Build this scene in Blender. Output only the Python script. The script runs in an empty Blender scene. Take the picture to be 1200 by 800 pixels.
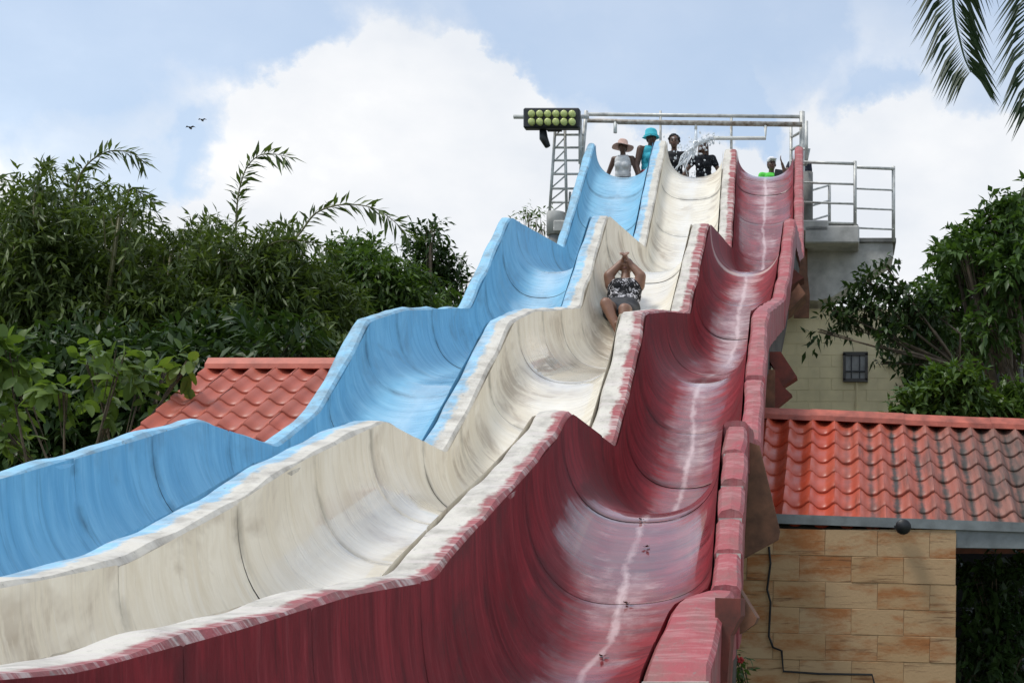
import bpy, bmesh, math, random
import numpy as np
from mathutils import Vector, Matrix, Euler
random.seed(7); RNG = np.random.default_rng(11)
S = bpy.context.scene
COL = S.collection
R = math.radians
# ------------------------------------------------------------------ camera, sky, sun, exposure
EYE = 1.65; F = 1667.0; PX, PY = 981.0, 700.0          # focal length and vanishing point in photo pixels (1200 x 800)
cam = bpy.data.cameras.new('camera'); cam.lens = 36 * F / 1200; cam.sensor_width = 36
cam.shift_x = -(PX - 600) / 1200; cam.shift_y = (PY - 400) / 1200
cam.clip_end = 3000; cam.clip_start = .05
co = bpy.data.objects.new('camera', cam); COL.objects.link(co)
co.location = (0, 0, EYE); co.rotation_euler = (R(90), 0, 0); S.camera = co
SUN_EL, SUN_AZ = 64, -120                              # azimuth clockwise from +Y (view direction): behind the camera, left
w = bpy.data.worlds.new('World'); S.world = w; w.use_nodes = True
nt = w.node_tree; nt.nodes.clear()
def N(t, typ, **kw):
    n = t.nodes.new(typ)
    for k, v in kw.items():
        if k.startswith('i_'):
            n.inputs[k[2:].replace('_', ' ')].default_value = v
        else: setattr(n, k, v)
    return n
def L(t, a, b): t.links.new(a, b)
def M_(t, op, a, b=None, c=None, clamp=False):
    n = t.nodes.new('ShaderNodeMath'); n.operation = op; n.use_clamp = clamp
    for i, v in enumerate((a, b, c)):
        if v is None: continue
        if isinstance(v, (int, float)): n.inputs[i].default_value = v
        else: t.links.new(v, n.inputs[i])
    return n.outputs[0]
def RAMP(t, fac, stops):
    n = t.nodes.new('ShaderNodeValToRGB'); cr = n.color_ramp
    while len(cr.elements) < len(stops): cr.elements.new(.5)
    for e, (p, c) in zip(cr.elements, stops):
        e.position = p; e.color = tuple(c) + (1,) if not isinstance(c, (int, float)) else (c, c, c, 1)
    t.links.new(fac, n.inputs[0]); return n.outputs[0]
def MIX(t, fac, a, b, mode='MIX'):
    n = t.nodes.new('ShaderNodeMix'); n.data_type = 'RGBA'; n.blend_type = mode
    for s, v in ((n.inputs[0], fac), (n.inputs[6], a), (n.inputs[7], b)):
        if isinstance(v, (int, float)): s.default_value = v
        elif isinstance(v, tuple): s.default_value = v + (1,) if len(v) == 3 else v
        else: t.links.new(v, s)
    return n.outputs[2]
def NOISE(t, vec, scale, detail=4, rough=.55, dist=0):
    n = t.nodes.new('ShaderNodeTexNoise'); n.inputs['Scale'].default_value = scale
    n.inputs['Detail'].default_value = detail; n.inputs['Roughness'].default_value = rough; n.inputs['Distortion'].default_value = dist
    if vec is not None: t.links.new(vec, n.inputs['Vector'])
    return n.outputs[0]
def MAP(t, vec, scale=(1, 1, 1), loc=(0, 0, 0)):
    n = t.nodes.new('ShaderNodeMapping'); n.inputs['Scale'].default_value = scale; n.inputs['Location'].default_value = loc
    t.links.new(vec, n.inputs['Vector']); return n.outputs[0]

sky = N(nt, 'ShaderNodeTexSky', sky_type='NISHITA', sun_disc=False, sun_elevation=R(SUN_EL), sun_rotation=R(SUN_AZ), air_density=1.0, dust_density=1.0, ozone_density=1.0)
tc = N(nt, 'ShaderNodeTexCoord'); D = tc.outputs['Generated']
def sdir(px, py):
    v = Vector(((px - PX) / F, 1, (PY - py) / F)); v.normalize(); return v
dens = M_(nt, 'MULTIPLY_ADD', NOISE(nt, MAP(nt, D, (1, 1, 1.5)), 3.2, 7, .56), 1.0, -.10)
wob = N(nt, 'ShaderNodeTexNoise'); wob.inputs['Scale'].default_value = 9; wob.inputs['Detail'].default_value = 8; wob.inputs['Roughness'].default_value = .62
L(nt, D, wob.inputs['Vector'])
wv = N(nt, 'ShaderNodeVectorMath', operation='MULTIPLY_ADD'); L(nt, wob.outputs[1], wv.inputs[0]); wv.inputs[1].default_value = (.13,) * 3; wv.inputs[2].default_value = (-.065,) * 3
wd = N(nt, 'ShaderNodeVectorMath', operation='ADD'); L(nt, D, wd.inputs[0]); L(nt, wv.outputs[0], wd.inputs[1])
# cumulus heaps seen in the photograph: (pixel centre, pixel radius, weight)
for px, py, rr, wt in ((470, 270, 190, .55), (560, 150, 80, .4), (400, 170, 90, .3), (820, 270, 110, .5), (860, 25, 110, -.28), (870, 135, 40, -.2), (1060, 260, 130, .6), (1180, 250, 110, .5), (200, 330, 200, .35), (640, 250, 130, .4), (930, 90, 60, .16), (170, 50, 190, -.08), (235, 185, 50, -.18), (60, 200, 90, -.08),
                       (700, 40, 150, -.10), (380, 85, 60, -.14), (1020, 120, 60, -.22), (110, 170, 90, -.16), (760, 120, 50, -.12)):
    vd = N(nt, 'ShaderNodeVectorMath', operation='DISTANCE'); L(nt, wd.outputs[0], vd.inputs[0]); vd.inputs[1].default_value = sdir(px, py)
    mr = N(nt, 'ShaderNodeMapRange', interpolation_type='SMOOTHSTEP'); L(nt, vd.outputs['Value'], mr.inputs[0])
    mr.inputs[1].default_value = rr / F * 1.25; mr.inputs[2].default_value = rr / F * .75; mr.inputs[3].default_value = 0; mr.inputs[4].default_value = wt
    dens = M_(nt, 'ADD', dens, mr.outputs[0])
cov = RAMP(nt, dens, ((.33, .42), (.46, .60), (.62, 1.0)))
shade = NOISE(nt, MAP(nt, D, (1, 1, 1.6), (3, 1, 2)), 5.5, 6, .55)
ccol = RAMP(nt, shade, ((.32, (.80, .84, .90)), (.52, (.94, .955, .98)), (.66, (1.12, 1.12, 1.12))))
bg1 = N(nt, 'ShaderNodeBackground'); bg1.inputs[1].default_value = .15; L(nt, MIX(nt, 1.0, sky.outputs[0], (.97, 1.10, 1.12), 'MULTIPLY'), bg1.inputs[0])
bg2 = N(nt, 'ShaderNodeBackground'); bg2.inputs[1].default_value = .86; L(nt, ccol, bg2.inputs[0])
mx = N(nt, 'ShaderNodeMixShader'); L(nt, cov, mx.inputs[0]); L(nt, bg1.outputs[0], mx.inputs[1]); L(nt, bg2.outputs[0], mx.inputs[2])
wo = N(nt, 'ShaderNodeOutputWorld'); L(nt, mx.outputs[0], wo.inputs[0])
sl = bpy.data.lights.new('sun', 'SUN'); sl.energy = 2.0; sl.angle = R(14); sl.color = (1, .96, .9)
so = bpy.data.objects.new('sun', sl); COL.objects.link(so); so.location = (-8, -6, 30)
sv = Vector((math.sin(R(SUN_AZ)) * math.cos(R(SUN_EL)), math.cos(R(SUN_AZ)) * math.cos(R(SUN_EL)), math.sin(R(SUN_EL))))
so.rotation_euler = sv.to_track_quat('Z', 'Y').to_euler()
vs = S.view_settings; vs.view_transform = 'Standard'; vs.look = 'None'; vs.gamma = 1; vs.use_curve_mapping = False; vs.exposure = .24
S.render.engine = 'CYCLES'

# ------------------------------------------------------------------ helpers
def P(px, py, Z):                                      # a photo pixel at depth Z (metres along +Y) -> world point
    return Vector(((px - PX) * Z / F, Z, EYE + (PY - py) * Z / F))
def origin(o):
    return Vector((0, 0, 0)) if o is None else origin(o.parent) + o.location
def link(name, me, parent=None, loc=None):
    o = bpy.data.objects.new(name, me); COL.objects.link(o)
    if parent is not None: o.parent = parent
    if loc is not None: o.location = loc
    return o
def tag(o, label=None, cat=None, group=None, kind=None):
    if label: o['label'] = label
    if cat: o['category'] = cat
    if group: o['group'] = group
    if kind: o['kind'] = kind
    return o
def thing(name, label, cat, loc=(0, 0, 0), group=None):
    o = link(name, None, None, Vector(loc)); o.empty_display_size = .2
    return tag(o, label, cat, group)
def mesh(name, verts, faces, mats, parent=None, smooth=False, midx=None, base=None):
    """verts in world coordinates; the origin is the parent's origin, or base"""
    off = origin(parent) if parent is not None else Vector(base or (0, 0, 0))
    me = bpy.data.meshes.new(name)
    v = np.asarray(verts, dtype=float).reshape(-1, 3) - np.array(off)
    me.from_pydata(v.tolist(), [], [list(f) for f in faces])
    for m in (mats if isinstance(mats, (list, tuple)) else [mats]): me.materials.append(m)
    if midx is not None: me.polygons.foreach_set('material_index', midx)
    if smooth: me.polygons.foreach_set('use_smooth', [True] * len(me.polygons))
    me.update()
    return link(name, me, parent, None if parent is not None else off)
class MB:
    def __init__(s): s.v = []; s.f = []
    def add(s, v, f):
        n = len(s.v); s.v += [tuple(x) for x in v]; s.f += [tuple(i + n for i in q) for q in f]; return s
    def box(s, c, d, rot=None, bev=0):
        c = Vector(c); x, y, z = (a / 2 for a in d)
        m = Euler(rot).to_matrix() if rot is not None and not isinstance(rot, Matrix) else (rot or Matrix.Identity(3))
        if bev <= 0:
            vv = [(i * x, j * y, k * z) for i in (-1, 1) for j in (-1, 1) for k in (-1, 1)]
            ff = [(0, 1, 3, 2), (4, 6, 7, 5), (0, 4, 5, 1), (2, 3, 7, 6), (0, 2, 6, 4), (1, 5, 7, 3)]
        else:
            b = bmesh.new(); bmesh.ops.create_cube(b, size=1)
            for q in b.verts: q.co = Vector((q.co.x * 2 * x, q.co.y * 2 * y, q.co.z * 2 * z))
            bmesh.ops.bevel(b, geom=b.edges[:], offset=bev, segments=1, affect='EDGES')
            b.verts.index_update(); vv = [tuple(q.co) for q in b.verts]; ff = [tuple(q.index for q in fc.verts) for fc in b.faces]; b.free()
        return s.add([c + m @ Vector(q) for q in vv], ff)
    def tube(s, pts, r, n=8, caps=True):
        pts = [Vector(p) for p in pts]; rr = r if isinstance(r, (list, tuple)) else [r] * len(pts)
        vv, ff = [], []; ref = None
        for i, p in enumerate(pts):
            d = (pts[min(i + 1, len(pts) - 1)] - pts[max(i - 1, 0)])
            d = d.normalized() if d.length > 1e-9 else Vector((0, 0, 1))
            if ref is None: ref = d.orthogonal().normalized()
            ref = (ref - d * ref.dot(d)); ref = ref.normalized() if ref.length > 1e-6 else d.orthogonal().normalized()
            b = d.cross(ref)
            for k in range(n):
                a = 2 * math.pi * k / n; vv.append(p + (ref * math.cos(a) + b * math.sin(a)) * rr[i])
        for i in range(len(pts) - 1):
            for k in range(n):
                ff.append((i * n + k, i * n + (k + 1) % n, (i + 1) * n + (k + 1) % n, (i + 1) * n + k))
        if caps: ff.append(tuple(range(n))[::-1]); ff.append(tuple((len(pts) - 1) * n + k for k in range(n)))
        return s.add(vv, ff)
    def ball(s, c, r, n=10, m=7, rot=None):
        c = Vector(c); r = Vector(r) if not isinstance(r, (int, float)) else Vector((r, r, r)); mt = rot or Matrix.Identity(3)
        vv = [c + mt @ Vector((0, 0, r.z))]; ff = []
        for j in range(1, m):
            t = math.pi * j / m
            for k in range(n):
                a = 2 * math.pi * k / n; vv.append(c + mt @ Vector((r.x * math.sin(t) * math.cos(a), r.y * math.sin(t) * math.sin(a), r.z * math.cos(t))))
        vv.append(c + mt @ Vector((0, 0, -r.z))); e = len(vv) - 1
        for k in range(n):
            ff.append((0, 1 + k, 1 + (k + 1) % n)); b = 1 + (m - 2) * n; ff.append((e, b + (k + 1) % n, b + k))
        for j in range(m - 2):
            for k in range(n):
                a = 1 + j * n; ff.append((a + k, a + n + k, a + n + (k + 1) % n, a + (k + 1) % n))
        return s.add(vv, ff)
    def limb(s, p0, p1, r0, r1, n=12):                 # tapered capsule
        p0, p1 = Vector(p0), Vector(p1); d = (p1 - p0).normalized() if (p1 - p0).length > 1e-6 else Vector((0, 0, 1))
        pts, rr = [], []
        for a in (85, 60, 30): pts.append(p0 - d * r0 * math.sin(R(a))); rr.append(r0 * math.cos(R(a)))
        pts += [p0, p0.lerp(p1, .5), p1]; rr += [r0, (r0 + r1) / 2, r1]
        for a in (30, 60, 85): pts.append(p1 + d * r1 * math.sin(R(a))); rr.append(r1 * math.cos(R(a)))
        return s.tube(pts, rr, n)
    def prism(s, poly, d):                             # planar polygon (world points) swept by vector d
        poly = [Vector(p) for p in poly]; n = len(poly); d = Vector(d)
        vv = poly + [p + d for p in poly]
        return s.add(vv, [tuple(range(n))[::-1], tuple(range(n, 2 * n))] + [(i, (i + 1) % n, n + (i + 1) % n, n + i) for i in range(n)])
    def build(s, name, mat, parent=None, smooth=False, base=None): return mesh(name, s.v, s.f, mat, parent, smooth, None, base)

# ------------------------------------------------------------------ materials
def new_mat(name, rough=.6, spec=.5):
    m = bpy.data.materials.new(name); m.use_nodes = True; t = m.node_tree
    b = t.nodes['Principled BSDF']; b.inputs['Roughness'].default_value = rough; b.inputs['Specular IOR Level'].default_value = spec
    return m, t, b
def bump(t, b, h, strength=.3, dist=.01):
    n = t.nodes.new('ShaderNodeBump'); n.inputs['Strength'].default_value = strength; n.inputs['Distance'].default_value = dist
    t.links.new(h, n.inputs['Height']); t.links.new(n.outputs[0], b.inputs['Normal'])
def simple(name, col, rough=.6, var=.25, scale=6, metal=0, bstr=.15, spec=.5, col2=None, island=False):
    m, t, b = new_mat(name, rough, spec); b.inputs['Metallic'].default_value = metal
    g = t.nodes.new('ShaderNodeNewGeometry').outputs['Position']
    n = NOISE(t, g, scale, 6, .6)
    c2 = col2 or tuple(max(0, c * (1 - var * 1.6)) for c in col)
    f = RAMP(t, n, ((.32, 0), (.68, 1)))
    c = MIX(t, f, c2, tuple(min(1, c * (1 + var * .5)) for c in col))
    if island:
        oi = t.nodes.new('ShaderNodeObjectInfo').outputs['Random']
        c = MIX(t, M_(t, 'MULTIPLY', oi, .45), c, tuple(q * .55 for q in col))
    t.links.new(c, b.inputs['Base Color'])
    if bstr: bump(t, b, NOISE(t, g, scale * 8, 4), bstr, .006)
    return m
def leaf_mat(name, c1, c2, trans=.35, rough=.45):
    m, t, b = new_mat(name, rough, .35)
    g = t.nodes.new('ShaderNodeNewGeometry'); ri = g.outputs['Random Per Island']
    n = NOISE(t, g.outputs['Position'], .9, 3)
    f = M_(t, 'ADD', M_(t, 'MULTIPLY', ri, .65), M_(t, 'MULTIPLY', n, .5), clamp=True)
    c = MIX(t, f, c1, c2); t.links.new(c, b.inputs['Base Color'])
    tr = t.nodes.new('ShaderNodeBsdfTranslucent'); t.links.new(MIX(t, 1.0, c, (1.25, 1.35, .55), 'MULTIPLY'), tr.inputs[0])
    ms = t.nodes.new('ShaderNodeMixShader'); ms.inputs[0].default_value = trans
    t.links.new(b.outputs[0], ms.inputs[1]); t.links.new(tr.outputs[0], ms.inputs[2])
    t.links.new(ms.outputs[0], t.nodes['Material Output'].inputs[0]); return m
BAND = 98.75; PUD = (88.1, 1.1); PUDW = (47.9, 1.6); PUDW2 = (53.3, 1.4)   # run positions (metres along the bed) of the rubbed lip and of standing water
BLUE, WHITE, RED = (.26, .53, .70), (.82, .765, .65), (.28, .022, .030)
def lane_mat(name, col, dark, pale, worn, wet, wearline, scrape=.3, stain=None, bands=(), puddles=(), grime=.7):
    m, t, b = new_mat(name, .4, .28)
    uv = t.nodes.new('ShaderNodeUVMap'); uv.uv_map = 'uv'; U = uv.outputs[0]
    sp = t.nodes.new('ShaderNodeSeparateXYZ'); t.links.new(U, sp.inputs[0]); u, v = sp.outputs[0], sp.outputs[1]
    jn = t.nodes.new('ShaderNodeUVMap'); jn.uv_map = 'joint'
    js = t.nodes.new('ShaderNodeSeparateXYZ'); t.links.new(jn.outputs[0], js.inputs[0]); jt, depth = js.outputs[0], js.outputs[1]
    st = NOISE(t, MAP(t, U, (1.1, 22, 1)), 1.0, 6, .72, .5)          # brush streaks running round the trough
    st2 = NOISE(t, MAP(t, U, (1.5, 6, 1), (5, 2, 0)), 1.0, 6, .68, .9)
    st3 = NOISE(t, MAP(t, U, (.8, 55, 1), (1, 8, 0)), 1.0, 4, .7, .3)
    bl = NOISE(t, MAP(t, U, (1.1, .8, 1), (9, 4, 0)), 1.3, 6, .62)
    c = MIX(t, RAMP(t, st2, ((.34, 0), (.64, 1))), dark, col)
    c = MIX(t, M_(t, 'MULTIPLY', RAMP(t, st, ((.54, 0), (.70, 1))), .38), c, pale)
    c = MIX(t, M_(t, 'MULTIPLY', RAMP(t, st3, ((.60, 0), (.72, 1))), M_(t, 'MULTIPLY', bl, .7)), c, pale)
    c = MIX(t, M_(t, 'MULTIPLY', RAMP(t, st, ((.33, 1), (.46, 0))), grime), c, tuple(q * .5 for q in dark))
    if stain:
        sn = M_(t, 'MULTIPLY', RAMP(t, NOISE(t, MAP(t, U, (1.4, 1.0, 1), (2, 6, 0)), 1.0, 5, .6, .5), ((.50, 0), (.62, 1))), RAMP(t, st2, ((.42, 0), (.56, 1))))
        c = MIX(t, M_(t, 'MULTIPLY', sn, .62), c, stain)
    # dirt along the panel joints, broken up by noise
    jd = M_(t, 'ABSOLUTE', M_(t, 'SUBTRACT', jt, .5)); jd = RAMP(t, jd, ((.43, 0), (.5, 1)))
    jd = M_(t, 'MULTIPLY', jd, RAMP(t, NOISE(t, MAP(t, U, (3, 3, 1), (1, 7, 0)), 1.2, 4), ((.42, 0), (.62, .8))))
    c = MIX(t, jd, c, tuple(q * .38 + .01 for q in dark))
    # gelcoat worn through where riders pass: a thin wandering scrape and a wider scuffed zone
    ua = M_(t, 'ABSOLUTE', u)
    cv = N(t, 'ShaderNodeCombineXYZ'); t.links.new(v, cv.inputs[0])
    wn_ = M_(t, 'MULTIPLY', M_(t, 'SUBTRACT', NOISE(t, cv.outputs[0], 1.1, 4, .6), .5), .22)
    sc = M_(t, 'ABSOLUTE', M_(t, 'SUBTRACT', u, wn_))
    sc = M_(t, 'ADD', sc, M_(t, 'MULTIPLY', M_(t, 'SUBTRACT', NOISE(t, MAP(t, U, (9, 5, 1)), 1.0, 5, .7), .5), .10))
    c = MIX(t, M_(t, 'MULTIPLY', RAMP(t, sc, ((.002, 1), (.030, 0))), M_(t, 'MULTIPLY', RAMP(t, bl, ((.36, .35), (.56, 1))), scrape)), c, worn)
    wl = M_(t, 'ADD', ua, M_(t, 'MULTIPLY', M_(t, 'SUBTRACT', NOISE(t, MAP(t, U, (2, 9, 1)), 1.0, 6, .75), .5), .9))
    wf = M_(t, 'MULTIPLY', RAMP(t, wl, ((.02, 1), (wearline, 0))), RAMP(t, bl, ((.46, .1), (.60, 1))))
    c = MIX(t, M_(t, 'MULTIPLY', wf, .6), c, worn)
    for bv in bands:                                   # lip of a wave rubbed down to the laminate
        bd_ = M_(t, 'ADD', M_(t, 'ABSOLUTE', M_(t, 'SUBTRACT', v, bv)), M_(t, 'MULTIPLY', M_(t, 'SUBTRACT', NOISE(t, MAP(t, U, (3, 3, 1)), 1.0, 5, .7), .5), .16))
        c = MIX(t, M_(t, 'MULTIPLY', RAMP(t, bd_, ((.03, 1), (.09, 0))), .8), c, (.55, .42, .38))
    t.links.new(c, b.inputs['Base Color'])
    # wet film in the bed
    wn = M_(t, 'ADD', ua, M_(t, 'MULTIPLY', M_(t, 'SUBTRACT', NOISE(t, MAP(t, U, (1.2, .9, 1), (3, 3, 0)), 1.0, 5, .6), .5), .9))
    wn = M_(t, 'ADD', wn, M_(t, 'MULTIPLY', M_(t, 'SUBTRACT', st, .5), .35))
    for pv, pw_ in puddles:                            # film of water standing on the flatter stretches
        pf_ = M_(t, 'DIVIDE', M_(t, 'SUBTRACT', v, pv), pw_); pf_ = M_(t, 'MAXIMUM', M_(t, 'SUBTRACT', 1, M_(t, 'MULTIPLY', pf_, pf_)), 0)
        wn = M_(t, 'SUBTRACT', wn, M_(t, 'MULTIPLY', pf_, .30))
    wf2 = RAMP(t, wn, ((0, 1), (wet * .45, .75), (wet * 1.25, 0)))
    r = M_(t, 'ADD', M_(t, 'MULTIPLY', M_(t, 'SUBTRACT', 1, wf2), .36), M_(t, 'MULTIPLY_ADD', st, .30, .04))
    t.links.new(r, b.inputs['Roughness'])
    t.links.new(wf2, b.inputs['Coat Weight']); b.inputs['Coat Roughness'].default_value = .05; b.inputs['Coat IOR'].default_value = 1.6; t.links.new(M_(t, 'MULTIPLY_ADD', wf2, .35, .28), b.inputs['Specular IOR Level'])
    h = M_(t, 'ADD', M_(t, 'MULTIPLY', st, .5), st2); bump(t, b, h, .3, .012)
    return m
def wall_mat(name, ca, cb, split, wearcol, wear, far=None):
    """painted coping: colour ca on the left side, cb on the right, ragged paint line at split; chipped along edges"""
    m, t, b = new_mat(name, .55, .4)
    uv = t.nodes.new('ShaderNodeUVMap'); uv.uv_map = 'uv'; U = uv.outputs[0]
    sp = t.nodes.new('ShaderNodeSeparateXYZ'); t.links.new(U, sp.inputs[0]); u, v = sp.outputs[0], sp.outputs[1]
    g = t.nodes.new('ShaderNodeNewGeometry').outputs['Position']
    n1 = M_(t, 'ADD', M_(t, 'MULTIPLY', NOISE(t, MAP(t, U, (1.2, 1.6, 1)), 1.0, 9, .72), .45), M_(t, 'MULTIPLY', NOISE(t, g, 7, 8, .7), .55)); n2 = NOISE(t, g, 5, 7, .65); n3 = NOISE(t, g, 26, 5, .6)
    e = M_(t, 'ADD', u, M_(t, 'MULTIPLY', M_(t, 'SUBTRACT', n1, .5), 1.1))
    sg = N(t, 'ShaderNodeMapRange'); t.links.new(v, sg.inputs[0]); sg.inputs[1].default_value = 8; sg.inputs[2].default_value = 14; sg.inputs[3].default_value = split - .5; sg.inputs[4].default_value = (far or split) - .5
    c = MIX(t, RAMP(t, M_(t, 'SUBTRACT', e, sg.outputs[0]), ((.44, 0), (.56, 1))), ca, cb)
    c = MIX(t, RAMP(t, n2, ((.34, .55), (.58, 0))), c, (.17, .145, .12))
    stn = NOISE(t, MAP(t, U, (.5, 14, 1), (2, 2, 0)), 1.0, 6, .7)
    c = MIX(t, M_(t, 'MULTIPLY', RAMP(t, stn, ((.50, 0), (.60, 1))), wear), c, wearcol)
    c = MIX(t, M_(t, 'MULTIPLY', RAMP(t, n3, ((.62, 0), (.70, 1))), .6), c, (.20, .19, .17))
    t.links.new(c, b.inputs['Base Color'])
    bump(t, b, M_(t, 'ADD', n2, M_(t, 'MULTIPLY', n3, .5)), .5, .02); return m
M = {}
M['blue'] = lane_mat('blue_gelcoat', BLUE, (.17, .41, .59), (.44, .65, .77), (.42, .64, .78), .26, .25, .15, (.14, .26, .36), (), (), .4)
M['white'] = lane_mat('white_gelcoat', WHITE, (.70, .63, .50), (.82, .79, .73), (.82, .81, .78), .36, .30, .1, (.30, .22, .14), (), (PUDW, PUDW2), .28)
M['red'] = lane_mat('red_gelcoat', RED, (.12, .006, .010), (.44, .10, .105), (.66, .48, .47), .20, .20, .8, (.06, .02, .018), (BAND,), (PUD, (104.6, 1.9)))
M['hull'] = simple('dark_hull', (.09, .075, .06), .8, .4, 5)
M['wall_blue'] = wall_mat('blue_coping', (.26, .53, .72), (.26, .53, .72), .5, (.44, .62, .74), .25)
M['wall_bw'] = wall_mat('blue_white_coping', (.28, .54, .74), (.64, .60, .52), .48, (.66, .64, .59), .35)
M['wall_wr'] = wall_mat('white_red_coping', (.63, .59, .51), (.34, .075, .08), .70, (.64, .57, .53), .6, .52)
M['wall_red'] = wall_mat('red_coping', (.36, .075, .085), (.36, .075, .085), .5, (.50, .25, .25), .5)
M['mortar'] = simple('pale_mortar', (.55, .50, .45), .9)
M['ply'] = simple('weathered_plywood', (.24, .11, .06), .75, .35, 7, col2=(.10, .05, .03))
M['ply_dark'] = simple('dark_red_plywood', (.20, .045, .03), .7, .4, 6, col2=(.09, .03, .02))
M['concrete'] = simple('concrete', (.52, .51, .48), .85, .25, 3)
M['concrete_dark'] = simple('stained_concrete', (.22, .22, .21), .85, .3, 3)
M['galv'] = simple('galvanised_pipe', (.58, .58, .55), .5, .25, 9, metal=.25, bstr=.05)
M['galv_rust'] = simple('rusty_pipe', (.42, .40, .36), .55, .3, 14, metal=.1, col2=(.16, .11, .07))
M['pvc'] = simple('white_pvc', (.72, .72, .68), .4, .1, 5, bstr=.02)
M['black'] = simple('black_housing', (.012, .013, .015), .45, .2, 8, bstr=.05)
M['lens'] = simple('flood_lens', (.52, .58, .20), .18, .15, 40, bstr=.3)
M['tile'] = None
# ------------------------------------------------------------------ the setting: ground
m, t, b = new_mat('ground', .9)
g = t.nodes.new('ShaderNodeNewGeometry').outputs['Position']
t.links.new(MIX(t, RAMP(t, NOISE(t, g, .4, 6), ((.4, 0), (.6, 1))), (.06, .09, .03), (.20, .17, .13)), b.inputs['Base Color'])
bump(t, b, NOISE(t, g, 9, 5), .5, .03)
gx = np.linspace(-1, 1, 41); gv = [(math.copysign(abs(a) ** 3, a) * 900, math.copysign(abs(c) ** 3, c) * 900, 0) for c in gx for a in gx]
o = mesh('ground', gv, [(j * 41 + i, j * 41 + i + 1, (j + 1) * 41 + i + 1, (j + 1) * 41 + i) for j in range(40) for i in range(40)], m); tag(o, 'grass and bare earth around the slide', kind='structure')

# ------------------------------------------------------------------ water slide
W = 1.2                                               # lane pitch in metres; s = lane pitch in photo pixels at that depth
def tab(rows):                                        # (s, k, y pixel): wall centre line k lane pitches left of the lens axis
    a = np.array(rows, float); Z = F * W / a[:, 0]
    X = -a[:, 1] * W; H = (PY - a[:, 2]) / a[:, 0] * W + EYE
    i = np.argsort(Z); return Z[i], X[i], H[i]
T_B = tab([(81, 3.556, 167), (91.5, 3.556, 290), (109.4, 3.556, 254), (122.9, 3.556, 360), (145, 3.56, 362), (156.6, 3.556, 375), (165.6, 3.556, 435), (173.5, 3.556, 480), (187.8, 3.556, 523), (214, 3.556, 491), (276, 3.556, 555), (340, 3.556, 602), (400, 3.556, 630), (700, 3.556, 800), (3000, 3.556, 1200)])
T_BW = tab([(81, 2.556, 164), (91.2, 2.556, 290), (109, 2.556, 252), (122, 2.556, 360), (145, 2.55, 364), (155.5, 2.54, 376), (161, 2.556, 409), (172.5, 2.556, 465), (186.5, 2.556, 530), (216, 2.556, 491), (255, 2.556, 537), (290, 2.556, 592), (340, 2.556, 657), (400, 2.556, 686), (700, 2.556, 775), (3000, 2.556, 1100)])
T_WR = tab([(81, 1.543, 174), (91.4, 1.444, 291), (109.3, 1.464, 261), (122, 1.508, 366), (145, 1.52, 364), (156.5, 1.53, 366), (165, 1.50, 410), (187, 1.487, 522), (212, 1.572, 482), (226, 1.572, 516), (244, 1.572, 547), (272, 1.572, 591), (309, 1.572, 652), (321, 1.572, 676), (386, 1.572, 692), (475, 1.572, 732), (607, 1.572, 784), (668, 1.572, 791), (3000, 1.572, 1150)])
T_R = tab([(81, .556, 171), (91.4, .49, 300), (109.3, .503, 257), (117, .538, 320), (122, .57, 350), (140, .575, 356), (156, .577, 363), (172, .56, 440), (187, .54, 520), (213, .553, 493), (230, .535, 565), (247, .512, 630), (262, .492, 690), (268, .60, 700), (300, .63, 793), (306, .63, 850), (3000, .63, 1800)])
def smooth_arr(a, n):
    if n < 2: return a
    k = np.hanning(n + 2)[1:-1]; k /= k.sum(); p = n // 2
    return np.convolve(np.concatenate([[a[0]] * p, a, [a[-1]] * (n - 1 - p)]), k, 'valid')
ZS = np.arange(.8, 24.701, .03)                        # fine samples along the run
def prof(T, n=7): return smooth_arr(np.interp(ZS, T[0], T[1]), 15), smooth_arr(np.interp(ZS, T[0], T[2]), n)
PB, PBW, PWR, PR = (prof(t_) for t_ in (T_B, T_BW, T_WR, T_R))
def floor_tab(rows):
    a = np.array(rows, float); i = np.argsort(a[:, 0]); return smooth_arr(np.interp(ZS, a[i, 0], a[i, 1] + EYE), 25)
common = [(24.7, 7.32), (24.2, 7.1), (21.9, 4.88), (18.4, 4.22), (16.4, 2.72), (12.85, 1.93), (10.7, .56), (9.3, .56)]
FL_B = floor_tab(common + [(7.2, -.02), (6, -.35), (5, -.5), (.5, -.7)])
FL_W = floor_tab(common + [(7.84, .14), (6.9, -.18), (5.9, -.42), (5, -.52), (.5, -.8)])
FL_R = floor_tab(common + [(8.16, .06), (7.4, -.42), (6.2, -.74), (.5, -.85)])
TH = .225
rin = np.interp(ZS, *[np.array(q) for q in zip(*sorted([(F * W / s_, d_) for s_, d_ in ((81, .075), (262, .075), (268, .125), (300, .165), (3000, .15))]))])
LANES = {'blue': (PB[0] + .07, PB[1], PBW[0] - TH / 2, PBW[1], FL_B), 'white': (PBW[0] + TH / 2, PBW[1], PWR[0] - TH / 2, PWR[1], FL_W), 'red': (PWR[0] + TH / 2, PWR[1], PR[0] - rin, PR[1], FL_R)}
NEXP = 2.5
def section(lane, Z, nu=29, drop=0.0):
    """points across the trough at depth Z, edge to edge"""
    xl, hl, xr, hr, fl = (np.interp(Z, ZS, q) for q in LANES[lane])
    xl += .014; xr -= .014; hl -= .012; hr -= .012; fl = min(fl, hl - .2, hr - .08)
    th = np.linspace(-math.pi / 2, math.pi / 2, nu); u = np.sin(th)
    edge = np.where(u < 0, hl, hr)
    h = fl + (edge - fl) * (1 - np.clip(1 - np.abs(u) ** NEXP, 0, 1) ** (1 / NEXP))
    x = (xl + xr) / 2 + u * (xr - xl) / 2
    return np.stack([x, np.full(nu, Z), h - drop], 1)
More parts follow.
